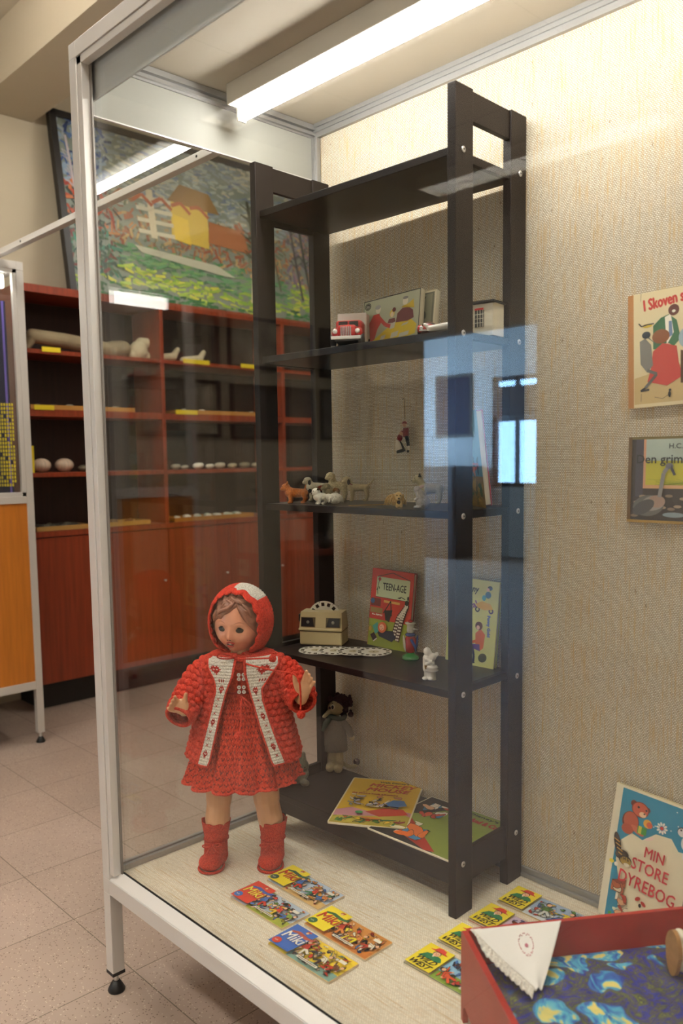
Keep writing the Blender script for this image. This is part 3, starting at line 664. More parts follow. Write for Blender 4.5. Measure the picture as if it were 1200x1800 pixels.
# two books pinned to the back wall
a = Art(.19, .216)
a.rect(0, 0, 1, 1, 'e0d0a4').rect(0, 0, .055, 1, 'b57a3c').poly([(.06, .03), (1, .03), (1, .30), (.5, .34), (.06, .26)], 'cbb078')
a.text('I Skoven skulle', .17, .84, .60, .095, 'c22a20', bold=.006, rot=.10)
a.poly([(.26, .70), (.34, .76), (.42, .78), (.50, .72), (.54, .56), (.42, .46), (.26, .50)], '2f6a42').poly([(.38, .76), (.44, .78), (.47, .62), (.40, .52)], 'f0ead8').poly([(.42, .72), (.45, .72), (.46, .60), (.42, .58)], '6a86a8')
a.ell(.47, .81, .055, .055, '5a2418').ell(.47, .80, .018, .014, 'e9e2d0').ell(.20, .71, .05, .02, 'd8b832').path([(.11, .74), (.14, .71), (.2, .72), (.27, .72)], .012, '20222a')
a.ell(.34, .60, .09, .07, '8a4e22').ell(.40, .50, .05, .04, 'd9a48c')
a.poly([(.26, .48), (.36, .54), (.50, .50), (.52, .36), (.56, .24), (.40, .17), (.20, .22), (.24, .34)], 'c23a30')
a.poly([(.12, .58), (.18, .60), (.24, .54), (.26, .36), (.20, .30), (.13, .38)], '7d7a72').ell(.19, .63, .045, .035, '23303a').poly([(.20, .62), (.34, .50), (.21, .60)], '4a5a5a')
a.path([(.20, .32), (.30, .28), (.18, .17)], .03, '5f5d58').path([(.18, .17), (.13, .145), (.22, .15)], .02, '1e1c1c')
a.poly([(.54, .46), (.62, .44), (.60, .18), (.54, .18)], '5a3a22').ell(.58, .56, .06, .09, '9fb4bc').poly([(.62, .66), (.72, .70), (.78, .56), (.70, .44), (.6, .5)], 'd98a84')
a.poly([(.62, .44), (.78, .44), (.84, .22), (.60, .22)], 'd9746a').blobs((.72, .35, .96, .75), 14, .05, ['3a4a7a', 'c23a30', '2f6a42', '3a2a3a', 'd9b27a', '4a86a8'], 3)
a.ell(.43, .095, .015, .03, '1e1a18').ell(.435, .13, .014, .012, '1e1a18').path([(.42, .09), (.36, .06), (.28, .08)], .004, '1e1a18').rect(.60, .045, .86, .056, '3a3028')
for y in (.05, .93): a.line((.135, y), (.14, y+.07), .004, '5a4a34')
book('forest_picture_book', 'cream picture book with red title and dancing animals on the hessian wall', 'book', (.229, .2562, 1.036), (PI/2-.02, -.035, 0), .19, .216, .008, a, cover='dcc896', spine='b57a3c')
a = Art(.24, .165)
a.rect(0, 0, 1, 1, '7a6a3a').rect(.02, .03, 1, .97, '3c3430').rect(.14, .42, .9, .97, 'b9c8ba').rect(.14, .42, .9, .72, 'c9c23a').rect(.12, .40, .9, .44, 'd9a878').rect(.125, .40, .145, .97, 'd9a07a').rect(.06, .3, .125, .97, '4a4650')
for k in range(60):
    R_ = random.Random(k); a.line((R_.uniform(.15, .88), .44), (R_.uniform(.15, .88), R_.uniform(.47, .52)), .002, '8a9a2a') if k < 30 else a.ell(R_.uniform(.05, .95), R_.uniform(.05, .32), .032, .012, R_.choice(['a89078', '8a7460', 'c0aa90']), 0)
a.rect(0, 0, .03, 1, '6a4a1e').rect(.0, 0, 1, .03, 'a8843a')
a.ell(.18, .20, .13, .085, '6a6660', .12).ell(.22, .23, .10, .06, '9a938a', .2).ell(.25, .25, .07, .05, 'a88a78').ell(.14, .18, .1, .05, '4f4c4a', .5)
a.path([(.27, .30), (.285, .44), (.30, .58), (.34, .66)], .032, '8f8c88').ell(.345, .66, .032, .024, '7a7876').poly([(.36, .68), (.40, .56), (.38, .55), (.355, .62)], '4a484a')
a.ell(.39, .10, .09, .02, '8a9aa0')
a.text('H.C. ANDERSEN', .34, .86, .42, .055, '2c3438', bold=.001).text('Den grimme ælling', .075, .66, .76, .13, '1e2022', bold=.0015)
book('fairy_tale_book', 'dark bordered fairy tale book with a grey duckling on the hessian wall', 'book', (.230, .2562, .816), (PI/2-.02, .0, 0), .24, .165, .008, a, cover='6a5530', spine='5a3f1a')

# shelf four: two standing books
a = Art(.133, .196)
a.rect(0, 0, 1, 1, 'c8321e').rect(0, 0, 1, .35, '9aa62e').rect(.12, .64, .92, .90, 'c9d3a4').path([(.14, .90), (.5, .97), (.92, .90)], .014, '2a1a14')
a.line((.12, .64), (.92, .64), .008, '2a1a14').text('TEEN-AGE', .28, .74, .56, .09, '22241e', bold=.003).ell(.19, .87, .035, .035, 'b02a20').path([(.18, .85), (.15, .74), (.17, .67)], .012, '1f4a2c').ell(.15, .74, .03, .01, '1f4a2c', 1).ell(.19, .76, .03, .01, '1f4a2c', 2)
a.path([(.66, .66), (.74, .68), (.84, .66)], .014, '17140f').ell(.72, .67, .03, .012, '17140f', .6)
a.rect(.33, .58, .72, .61, 'dda24a').path([(.34, .44), (.50, .61), (.54, .42)], .02, '221814').poly([(.36, .48), (.56, .5), (.5, .34), (.4, .36)], '241a18')
a.rect(.02, .52, .26, .62, '7a2a20').ell(.06, .58, .05, .05, '2a5a8a').rect(.02, .43, .32, .50, '9a7a3a').blobs((.04, .40, .32, .42), 10, .02, ['e9e0c8'], 2)
leg = [((.62, .14), (.72, .42)), ((.72, .42), (.90, .58)), ((.72, .12), (.80, .4)), ((.80, .4), (.90, .60))]
for p, q in leg: a.line(p, q, .11, '4a2418')
for p, q in leg:
    for k in range(14):
        for s in (-1, 1):
            if (k+s) % 2 == 0:
                t_ = k/14; x = p[0]+(q[0]-p[0])*t_+s*.02; y = p[1]+(q[1]-p[1])*t_; a.rect(x-.018, y-.011, x+.018, y+.011, 'efe6d0')
a.ell(.90, .62, .045, .05, '17140f').ell(.92, .68, .02, .04, '17140f')
a.poly([(.22, .22), (.30, .14), (.62, .10), (.70, .16), (.62, .24), (.36, .22)], '22283a').poly([(.12, .26), (.24, .32), (.28, .2), (.2, .16)], '4aa08c')
a.ell(.36, .26, .11, .10, 'd8622a', .6).ell(.35, .26, .06, .06, 'f0b890').ell(.33, .265, .01, .006, '1a1412').ell(.38, .25, .01, .006, '1a1412').ell(.35, .235, .016, .006, 'b02a20')
a.poly([(.08, .14), (.17, .18), (.25, .12), (.16, .07)], '3a1a14').line((.17, .065), (.25, .11), .02, 'efe6d0').ell(.07, .22, .03, .05, 'd8a22a')
book('teenage_album', 'red album with TEEN-AGE lettering and a redhead on a green carpet', 'book', W(-.437, .226, .4737), (PI/2-.10, .03, LT+.02), .133, .196, .013, a, cover='8a2016', spine='c8321e')
a = Art(.131, .196)
a.rect(0, 0, 1, 1, 'd9d67e')
a.text('Penny', .25, .83, .33, .10, '2a2a1c', shear=.03, bold=.003).text('journal', .18, .52, .50, .09, '7a3a7a', rot=.5, bold=.004)
a.ell(.60, .66, .05, .05, '1c1a18').ell(.60, .66, .025, .025, 'd9d67e').ell(.88, .66, .05, .05, '4a3a6a').ell(.88, .66, .025, .025, 'd9d67e')
a.poly([(.56, .72), (.68, .76), (.86, .74), (.92, .68), (.74, .66), (.6, .68)], 'd9a82a').ell(.80, .84, .06, .06, '3f6a86').ell(.83, .92, .05, .04, '17130f').ell(.79, .90, .03, .03, 'f0c49a').ell(.72, .80, .04, .05, '4a9aa8')
a.text('Penny Gold', .80, .60, .36, .05, '5a6aa0', rot=-1.50, bold=.006)
a.poly([(.62, .20), (.60, .38), (.70, .44), (.80, .38), (.78, .22), (.7, .18)], 'd9661e').ell(.66, .47, .075, .075, '6a3a1e').ell(.645, .45, .035, .04, 'f0c09a').path([(.66, .30), (.5, .26)], .05, 'd9661e')
a.poly([(.52, .25), (.70, .26), (.72, .18), (.56, .20)], '5a2a7a').path([(.55, .24), (.60, .12), (.60, .05)], .045, '2a1a3a').ell(.78, .11, .09, .075, '4a4a24', .5).ell(.3, .3, .12, .08, '4a9aa8').path([(.2, .2), (.3, .3), (.45, .3)], .04, 'c8503a').ell(.58, .04, .05, .018, '2a1a2a').ell(.48, .09, .03, .03, '3f9ab0')
book('yellow_annual', 'pale yellow annual with a seated girl in an orange jumper behind the front post', 'book', W(-.190, .228, .4737), (PI/2-.10, .02, LT), .133, .196, .012, a, cover='d0cc78', spine='d9d67e')

# shelf three: upright book at the right
a = Art(.15, .205)
a.rect(0, 0, 1, 1, '5d8a8c').rect(0, 0, 1, .32, '8a6a2a').blobs((.02, .02, .98, .30), 40, .05, ['9a7a2a', 'b08a34', '6a5a24', '3f5a2a'], 5)
a.blobs((.1, .3, .9, .62), 22, .06, ['3a5a44', 'b0402c', 'e0c8b0', '2a3a4a', 'c87a5a'], 7, stretch=2.6).blobs((.1, .7, .9, .95), 12, .04, ['86a8a4', '4a7074'], 9)
_e = book('red_backed_book', 'upright book with red back cover and thick page block on the middle shelf', 'book', W(-.025, .120, .8405), (0, 0, 0), .12, .205, .024, a, cover='b8242a', spine='b8242a')
# local x (width, spine->fore edge) must point at the viewer, front to the image left, leaning right
_x = Vector((math.sin(YAW+.16), -math.cos(YAW+.16), 0)); _z = Vector((-math.cos(YAW+.16), -math.sin(YAW+.16), 0)); _y = _z.cross(_x)
lean = Matrix.Rotation(.11, 3, _x)
Mx = Matrix((_x, _y, _z)).transposed(); Mx = lean @ Mx
_e.rotation_euler = Mx.to_euler(); _e.location = W(-.030, .170, .8432) - Mx @ Vector((.12, 0, .0))

# game boxes on the second shelf
def gamebox(name, label, loc, rot, w, h, t, art):
    e = E(name, label, 'game box', loc, rot=rot)
    MB().box(0, 0, 0, w, h, t*.45, ink('c9bc9c', .8), bev=.0008).build('box_base', e)
    ld = MB().box(-.0008, -.0008, t*.35, w+.0008, h+.0008, t, ink('d9ceb0', .8), bev=.0008).build('lid', e)
    art.build('printed_art', ld, (0, 0, t+.00005)); return e
a = Art(.172, .112)
a.rect(.01, .015, .99, .985, '2c2a26').rect(.022, .035, .978, .965, 'aeb094')
a.poly([(.10, .035), (.45, .32), (.62, .42), (.86, .40), (.95, .28), (.93, .10), (.6, .035)], 'd9bc22')
a.ell(.09, .86, .055, .05, '1f1d1c').ell(.09, .86, .044, .04, 'aeb094').ell(.09, .86, .04, .036, '1f1d1c').text('DREIA', .062, .83, .056, .05, 'd8d4c4')
a.poly([(.16, .10), (.13, .50), (.20, .66), (.30, .66), (.36, .50), (.28, .34), (.24, .14)], 'b8322a').path([(.30, .58), (.42, .40), (.52, .34)], .05, 'b8322a').ell(.28, .75, .045, .055, 'd9cfb8').ell(.27, .80, .05, .03, '9a9a98')
a.poly([(.60, .40), (.62, .58), (.70, .66), (.80, .66), (.88, .58), (.90, .42), (.8, .38)], '6a2a2c').ell(.745, .79, .045, .055, 'd9cfb8').ell(.745, .86, .045, .02, '7a7876').poly([(.68, .68), (.74, .72), (.80, .66), (.90, .62), (.88, .8), (.82, .74)], 'c9ab2a')
a.poly([(.46, .42), (.48, .50), (.58, .50), (.60, .40)], '6a2a2c').ell(.53, .60, .04, .05, 'd9b83a').ell(.53, .58, .028, .035, 'e0cba8').ell(.56, .67, .03, .03, '6a2a2c', .6)
for p, q in (((.50, .28), (.60, .42)), ((.52, .10), (.66, .22)), ((.66, .08), (.84, .18)), ((.34, .10), (.44, .20)), ((.7, .30), (.82, .36))):
    a.poly([(p[0], p[1]), (q[0]-.02, p[1]+.02), (q[0], q[1]), (p[0]+.02, q[1]-.02)], 'c9c6b0')
gamebox('game_box', 'shallow game box with a family at a yellow table on the second shelf', W(-.352, .128, 1.1955), (PI/2-.16, -.05, LT), .168, .110, .018, a)
a = Art(.17, .112); a.rect(.02, .03, .98, .97, '6f7060').rect(.05, .06, .95, .94, '8f8f78').blobs((.08, .1, .92, .9), 16, .05, ['5a5c50', 'a8a68c', '4a4438'], 3)
gamebox('second_game_box', 'grey game box standing half hidden behind the family game box', W(-.335, .155, 1.1955), (PI/2-.14, -.02, LT), .170, .112, .016, a)
# ------------------------------------------------------------------ toys on the shelves
IR = YAW      # heading whose local x runs to the right of the view
CREAMP = mat('flock_cream', 'c9bd9d', .95, var=.12, vs=300, bump=.6, bs=500)
def fluff(n, c, v=.2, s=400): return mat('plush_'+n, c, .95, var=v, vs=s, bump=.8, bs=s*1.4, sheen=.2)
# delivery truck
t = E('toy_truck', 'red toy delivery truck with a white box body on the second shelf', 'toy truck', W(-.325, .044, 1.195), rz=YAW-.20)
RED = mat('toy_red_enamel', 'b5201e', .3, coat=.5); WHT = mat('toy_white_enamel', 'e6e2d8', .35, coat=.3); DGL = mat('toy_dark_glass', '2a2c2e', .15); GRY = mat('toy_grey', '50504c', .5)
MB().box(-.034, .034, .014, .034, .085, .080, WHT, bev=.003).build('box_body', t)
MB().box(-.035, .030, .016, -.0338, .085, .036, RED).box(-.030, -.03, .010, .030, .085, .016, GRY).build('chassis', t)
cabm = MB().box(-.030, -.008, .016, .030, .034, .058, RED, bev=.006).box(-.021, -.036, .016, .021, -.006, .044, RED, bev=.006)
for s in (-1, 1): cabm.ball((s*.026, -.022, .026), (.009, .015, .013), RED)
cabm.build('cab', t)
MB().box(-.022, -.0095, .044, -.002, -.0075, .055, DGL).box(.002, -.0095, .044, .022, -.0075, .055, DGL).build('windscreen', t)
g = MB()
for k in range(6): g.box(-.012+.0042*k, -.0385, .02, -.010+.0042*k, -.0365, .040, CHROME)
g.build('grille', t)
for s in (-1, 1): MB().ball((s*.025, -.036, .030), (.0055, .004, .0055), WHT).build('headlamp', t)
MB().box(-.033, -.043, .012, .033, -.039, .019, WHT, bev=.001).build('bumper', t)
for s in (-1, 1):
    for y in (-.022, .062): MB().tube([(s*.032-.005, y, .0125), (s*.032+.005, y, .0125)], .0125, BLACKP, n=16).build('wheel', t)
# small red car
t = E('toy_car', 'small rounded red toy car beside the game box', 'toy car', W(-.105, .050, 1.195), rz=YAW-.15)
cabm = MB().box(-.021, -.03, .006, .021, .03, .017, RED, bev=.004).ball((0, .004, .016), (.018, .024, .013), RED)
for s in (-1, 1): cabm.ball((s*.017, -.02, .012), (.006, .011, .008), RED)
cabm.build('body', t)
MB().ball((0, -.010, .021), (.0135, .006, .005), DGL).build('windscreen', t)
for s in (-1, 1):
    MB().ball((s*.014, -.030, .013), (.004, .003, .004), CHROME).build('headlamp', t)
    for y in (-.018, .018): MB().tube([(s*.019-.003, y, .006), (s*.019+.003, y, .006)], .006, BLACKP, n=14).build('wheel', t)
MB().box(-.018, -.034, .006, .018, -.031, .009, CHROME).build('bumper', t)
# white toy aeroplane-like scrap
o = blob('toy_goose', [((-.02, 0, .008), .006, (.02, 0, .012), .009), ((-.02, 0, .008), .004, (-.030, 0, .016), .003), ((.018, 0, .012), .006, (.036, 0, .018), .002)], WHT, None, .001, 3)
o.location = W(-.062, .030, 1.1955); o.rotation_euler = (0, 0, YAW); tag(o, 'small white toy half hidden by the front post beside the red car', 'toy')
# toy house
t = E('toy_house', 'white toy house with black flat roof, red door and barred window', 'toy house', W(-.030, .150, 1.195), rz=YAW-.05)
HW = mat('toy_house_plaster', 'd6cfb8', .8, bump=.3, bs=120)
MB().add([(-.022, -.02, 0), (.022, -.02, 0), (.022, .03, 0), (-.022, .03, 0), (-.022, -.02, .064), (.022, -.02, .064), (.022, .03, .072), (-.022, .03, .072)],
         [(0, 3, 2, 1), (4, 5, 6, 7), (0, 1, 5, 4), (1, 2, 6, 5), (2, 3, 7, 6), (3, 0, 4, 7)], HW, M=rotz(-.6)).build('walls', t)
MB().box(-.027, -.026, .066, .027, .035, .070, BLACKP, M=rotz(-.6)).build('roof', t)
f = MB().box(-.018, -.0212, .018, .002, -.0198, .052, ink('2c2a26', .5), M=rotz(-.6)).build('window', t)
b = MB()
for k in range(3): b.box(-.018+.0062*k+.0055, -.0222, .018, -.018+.0062*k+.0065, -.0212, .052, HW, M=rotz(-.6))
for k in range(3): b.box(-.018, -.0222, .026+.0085*k, .002, -.0212, .027+.0085*k, HW, M=rotz(-.6))
b.build('glazing_bar', f)
MB().box(-.0235, -.0, .0, -.0215, .022, .05, RED, M=rotz(-.6)).box(-.018, -.0225, .052, .002, -.0212, .056, RED, M=rotz(-.6)).build('door', t)

# --------- animals on the middle shelf; local x runs to the right of the view, animals look left
def pos(px_x, px_y, z=.8402): return W(px_x, px_y, z)
EYE = mat('bead_eye', '0c0a0a', .1)
def dog(name, label, loc, rz, L, H, m, sit=False, head=None, earm=None, earL=(.012, .012), tail=(0, 0), collar=None, leg=.0045, body=.011, fur=.0012, snout=.010, muz=None, hs=.011):
    """L body length, H shoulder height; facing -x"""
    t = E(name, label, 'toy animal', loc, rz=rz, group='miniature animals on the middle shelf')
    L *= .86; H *= 1.14; c = []; x0, x1 = -L/2, L/2; by = H*.76
    c.append(((x0, 0, by), body*1.1, (x1, 0, by-.001), body*.9))
    for (x, s) in ((x0+.001, -1), (x0+.003, 1), (x1-.002, -1), (x1, 1)):
        y = s*body*.6
        if x > 0: c += [((x, y, by-.002), leg*1.6, (x+.004, y, by*.45), leg), ((x+.004, y, by*.45), leg, (x+.001, y, .004), leg*.85)]
        else: c.append(((x, y, by-.002), leg*1.4, (x, y, .004), leg*.9))
        c.append(((x, y, .0035), leg*.8, (x-.004, y, .003), leg*.75))
    hx, hz = x0-.008+(head[0] if head else 0), H*1.12+(head[1] if head else 0)
    c += [((x0+.002, 0, by+.004), body*.8, (hx+.003, 0, hz-.004), hs*.75), ((hx, 0, hz), (hs, hs*.85, hs*.9)), ((hx-.002, 0, hz-.002), hs*.6, (hx-snout, 0, hz-.004), hs*.38)]
    tx, tz = tail
    if tz or tx: c += [((x1, 0, by+.004), leg*.8, (x1+tx*.6, 0, by+.004+tz*.4), leg*.55), ((x1+tx*.6, 0, by+.004+tz*.4), leg*.55, (x1+tx, 0, by+.004+tz), leg*.35)]
    blob('body', c, m, t, .0010, 3)
    em = earm or m
    for s in (-1, 1):
        if earL[1] > 0: b = MB().tube([(hx+.003, s*hs*.6, hz+hs*.5), (hx+.004, s*hs*.75, hz+hs*.5+earL[1])], [.0038, .0008], em, n=8)
        else: b = MB().ball((hx+.005, s*hs*.85, hz+earL[1]*.35), (.004, .0018, abs(earL[1])*.55), em)
        b.build('ear', t)
        MB().ball((hx-hs*.72, s*hs*.42, hz+hs*.22), .0014, EYE, n=8).build('eye', t)
    MB().ball((hx-snout-hs*.3, 0, hz-.0035), .0018, EYE, n=8).build('nose', t)
    if collar: MB().tube([(x0-.001+.0*k+.0075*math.cos(a)*.9, .0085*math.sin(a), by+.0085-.0035*math.cos(a)) for k, a in enumerate([2*PI*i/16 for i in range(16)])], .0012, mat('collar_'+collar, collar, .6), n=6, closed=True).build('collar', t)
    return t
dog('toy_terrier', 'shaggy orange toy terrier at the left end of the animals', pos(-.515, .052), IR, .040, .030, fluff('orange', 'b8641c', .35), head=(-.002, .001), earL=(0, .009), tail=(.004, .014), body=.0115, snout=.010)
dog('toy_collie', 'black and white toy dog with a red brown saddle behind the orange terrier', pos(-.555, .160), IR, .040, .042, fluff('white', 'cfc4a8', .15), earm=mat('ear_black', '1c1a18', .9), earL=(0, -.012), body=.011, head=(0, -.002))
o = bpy.data.objects['toy_collie']
MB().ball((.008, 0, .034), (.019, .0125, .0095), mat('saddle_red', '9a3a1e', .9, var=.3, vs=300)).build('saddle', o)
MB().ball((-.017, 0, .027), (.008, .0135, .012), mat('patch_black', '181614', .9)).build('black_patch', o)
dog('toy_cat', 'white toy cat looking forward left of the long haired dog', pos(-.42, .040), IR+.35, .018, .022, fluff('whitecat', 'd9d2bf', .12), earm=mat('ear_brown', '5a4632', .9), earL=(0, .005), body=.010, head=(.004, .002), snout=.007, hs=.0105)
t = E('toy_longhair', 'fluffy long haired white toy dog at the front edge of the shelf', 'toy animal', pos(-.378, .045), rz=IR, group='miniature animals on the middle shelf')
R_ = random.Random(5); b = MB()
for k in range(260):
    a, v = R_.uniform(0, 2*PI), R_.uniform(-.2, 1); q = math.sqrt(max(0, 1-v*v)); p = Vector((.016*q*math.cos(a), .012*q*math.sin(a), .016+.012*v)); d = Vector((q*math.cos(a)*.5, q*math.sin(a)*.4, -.9))
    b.tube([p*.9+Vector((0, 0, .002)), p+d*.003+Vector((0, 0, .001)), p+d*.009], [.0014, .0012, .0003], fluff('whitecat', 'd9d2bf'), n=5)
b.build('coat', t); blob('body', [((0, 0, .015), (.015, .011, .013)), ((-.012, 0, .018), .008, (-.016, 0, .02), .007)], fluff('whitecat', 'd9d2bf'), t, .001, 2)
dog('toy_boxer', 'small toy dog with brown saddle and dark red collar behind the fluffy one', pos(-.475, .135), IR, .020, .030, fluff('tan', 'a89a78', .2), earL=(0, -.006), collar='5a1a1e', body=.011)
MB().ball((.006, 0, .027), (.012, .013, .009), mat('saddle_brown', '8a5a24', .9, var=.3, vs=300)).build('saddle', bpy.data.objects['toy_boxer'])
dog('toy_poodle', 'tallest pale curly toy dog standing in the middle of the shelf', pos(-.510, .190), IR, .034, .044, fluff('curly', 'c4b48a', .3, 250), earL=(0, -.010), body=.013, head=(.003, .006), tail=(.012, -.006), hs=.0125, leg=.0055)
dog('toy_hound', 'smooth beige toy hound with dark ears, red collar and raised tail', pos(-.452, .205), IR, .044, .040, mat('flock_hound', 'b8a57c', .9, var=.12, vs=200), earm=mat('ear_dark', '2a211b', .9), earL=(0, -.013), tail=(.020, .018), collar='8a2018', body=.0095, head=(-.004, .002), leg=.004)
dog('toy_goat', 'pale woolly toy animal with dark ears and red collar behind the grey rabbit', pos(-.215, .195), IR, .042, .042, fluff('wool', 'b5a682', .15), earm=mat('ear_dark2', '1e1b1a', .9), earL=(0, .007), collar='7a1a1a', body=.0125, head=(-.004, .004), leg=.0055)
t = E('toy_spaniel', 'golden long haired toy spaniel facing the glass', 'toy animal', pos(-.205, .060), rz=IR, group='miniature animals on the middle shelf')
GOLD = fluff('gold', 'b08a48', .3); GOLDL = fluff('goldlight', 'c9a86a', .2)
b = MB()
for k in range(240):
    a, v = R_.uniform(0, 2*PI), R_.uniform(-.1, 1); q = math.sqrt(max(0, 1-v*v)); p = Vector((.021*q*math.cos(a)-.002, .016*q*math.sin(a), .016+.014*v)); d = Vector((q*math.cos(a)*.35, q*math.sin(a)*.3, -1))
    b.tube([p*.92+Vector((0, 0, .002)), p+d*.004, p+d*.012], [.0015, .0012, .0003], GOLD, n=5)
b.build('coat', t)
blob('body', [((0, 0, .016), (.019, .014, .014)), ((.004, -.012, .024), (.009, .009, .010)), ((.004, -.018, .021), .005, (.004, -.022, .019), .004), ((.002, -.014, .012), .004, (.001, -.018, .003), .004), ((.008, -.014, .012), .004, (.009, -.018, .003), .004)], GOLDL, t, .001, 2)
for s in (-1, 1): MB().ball((.004+s*.010, -.012, .018), (.003, .005, .011), GOLD).build('ear', t); MB().ball((.004+s*.0035, -.0215, .0265), .0013, EYE, n=8).build('eye', t)
MB().ball((.004, -.026, .020), .0018, EYE, n=8).build('nose', t); MB().ball((.004, -.0185, .011), (.004, .002, .005), mat('bow_dark', '201a1c', .8)).build('bow', t)
t = E('toy_rabbit', 'grey toy rabbit sitting upright with folded paws in front of the post', 'toy animal', pos(-.122, .045), rz=IR, group='miniature animals on the middle shelf')
GR = fluff('grey', '9b9694', .15)
blob('body', [((.003, 0, .014), (.016, .012, .015)), ((.0, 0, .024), .011, (-.006, 0, .036), .008), ((-.008, 0, .040), (.009, .0075, .008)), ((-.006, -.005, .024), .0035, (-.012, -.004, .019), .003), ((-.006, .005, .024), .0035, (-.012, .004, .019), .003), ((-.004, -.006, .004), .004, (-.014, -.006, .003), .003), ((-.004, .006, .004), .004, (-.014, .006, .003), .003)], GR, t, .001, 2)
for s in (-1, 1): MB().ball((.0, s*.004, .046), (.006, .0022, .003), mat('ear_pink', 'b59a94', .9), rot=(0, -.4, 0)).build('ear', t); MB().ball((-.012, s*.005, .0415), .0013, EYE, n=8).build('eye', t)
MB().ball((-.0125, 0, .0195), (.003, .005, .003), mat('paw_white', 'd8d2c8', .9)).build('paw', t)
tag(MB().box(-.065, -.004, 0, .065, .004, .0012, mat('gold_strip', 'b08a3c', .4, .3), M=rotz(0)).build('paper_strip'), 'thin gold printed strip lying on the middle shelf behind the white animals', 'paper strip')
bpy.data.objects['paper_strip'].location = W(-.300, .10, .8402); bpy.data.objects['paper_strip'].rotation_euler = (0, 0, YAW+.25)

# hanging costume couple
t = E('hanging_doll_couple', 'tiny folk costume doll couple hanging on a black thread from a hook', 'ornament', W(-.337, .243, 0), rz=IR-.5)
FC = {k: mat('felt_'+k, v, .9) for k, v in dict(black='17161a', red='7a1a22', white='d9cdb8', skin='c99a7a', navy='1c2032').items()}
MB().tube([(.004, 0, 1.040), (.003, 0, 1.07), (.004, 0, 1.087), (.001, 0, 1.0905), (-.003, .0, 1.0885)], .0007, FC['black'], n=6).build('thread', t)
b = MB().box(-.0, -.006, .997, .014, .004, 1.020, FC['red'], bev=.003).build('jacket', t)
MB().tube([(.009, -.002, 1.000), (.014, -.002, .976)], [.005, .0038], FC['navy'], n=8).build('trousers', t)
MB().tube([(.014, -.002, .976), (.015, -.003, .966)], .0028, FC['white'], n=8).build('stocking', t); MB().ball((.014, -.005, .963), (.003, .006, .003), FC['black']).build('shoe', t)
MB().ball((.004, -.003, 1.027), (.0055, .0055, .006), FC['skin']).build('head', t); MB().ball((.004, -.002, 1.0315), (.006, .006, .0045), FC['red']).build('cap', t)
MB().lathe([(.004, 0), (.008, -.01), (.012, -.028), (.013, -.030)], FC['black'], n=16, M=Matrix.Translation((-.012, -.004, .990)) @ Matrix.Rotation(-.25, 4, 'Y'), sy=.6).build('skirt', t)
MB().lathe([(.004, 0), (.0082, -.012), (.0105, -.024)], FC['white'], n=10, M=Matrix.Translation((-.014, -.0065, .990)) @ Matrix.Rotation(-.25, 4, 'Y'), sy=.6).build('apron', t)
MB().ball((-.008, -.004, .996), (.007, .006, .009), FC['red']).build('bodice', t); MB().ball((-.004, -.004, 1.006), (.005, .005, .0055), FC['skin']).build('head', t); MB().ball((-.003, -.001, 1.008), (.0055, .005, .0055), FC['red']).build('bonnet', t)

# --------- shelf four: stereo viewer and picture discs
Z4 = .4737
BEI = mat('viewer_beige_plastic', 'cbb98a', .38); BEI2 = mat('viewer_seam', '6a5a38', .5)
def disc(name, label, group=True):
    a = MB(); n = 56; m_ = mat('disc_card', 'e4dfd0', .6); bl = mat('disc_film', '121210', .25); gd = mat('disc_print', 'c4b894', .6)
    a.lathe([(.044, 0), (.044, .0008)], m_, n=48, smooth=False)
    for k in range(14):
        an = 2*PI*k/14; M = rotz(an) @ Matrix.Translation((.035, 0, .0009)); a.box(-.0045, -.0042, 0, .0045, .0042, .0001, bl, M=M)
    a.lathe([(.013, .0008), (.013, .00095)], gd, n=24, smooth=False)
    for k in range(7): a.box(-.0022, -.0007, 0, .0022, .0007, .0001, bl, M=rotz(2*PI*k/7+.2) @ Matrix.Translation((.042, 0, .0009)))
    a.lathe([(.0022, .0009), (.0022, .001)], bl, n=10, smooth=False)
    return a.build(name)
t = E('stereo_viewer', 'beige plastic stereo picture viewer with a disc in its slot', 'stereo viewer', W(-.535, .160, Z4), rz=LT+.52)
ym, yt = -.045, .022
bd = MB(); prof = lambda y0, y1, z0, z1, w: None
bd.box(-.056, -.044, .002, .056, .020, .038, BEI, bev=.004)
bd.add([(-.056, -.046, .040), (.056, -.046, .040), (.056, .022, .040), (-.056, .022, .040), (-.054, -.036, .086), (.054, -.036, .086), (.054, .012, .086), (-.054, .012, .086)],
       [(0, 3, 2, 1), (0, 1, 5, 4), (1, 2, 6, 5), (2, 3, 7, 6), (3, 0, 4, 7), (4, 5, 6, 7)], BEI)
bd.box(-.057, -.049, .040, .057, .022, .046, BEI, bev=.002); bd.box(-.055, -.0445, .037, .055, .020, .041, BEI2)
bd.build('body', t)
MB().box(-.055, -.040, 0, .057, .024, .004, BLACKP, bev=.001).box(-.05, .02, .004, .05, .03, .035, BLACKP, bev=.003).build('base', t)
for s in (-1, 1):
    M = Matrix.Translation((s*.033, -.0425, .061)) @ Matrix.Rotation(-.21, 4, 'X')
    q = MB().add([(-.017*1, -.0016, -.011), (.017, -.0016, -.011), (.017 if s > 0 else .012, -.0016, .011), (-.012 if s > 0 else -.017, -.0016, .011)], [(0, 1, 2, 3)], DGL, M=M).box(-.019, -.0004, -.0125, .019, .002, .0125, BEI2, M=M).build('lens_window', t)
    MB().ball((0, -.002, 0), (.004, .001, .004), mat('lens_glint', '8a877c', .2), M=M).build('lens', q)
d = disc('disc_in_slot', ''); d.parent = t; d.name = 'disc'; d.location = (.0, -.004, .066); d.rotation_euler = (PI/2, .11, 0)
MB().box(-.068, -.012, .055, -.054, .006, .075, BLACKP, bev=.002).build('lever', t)
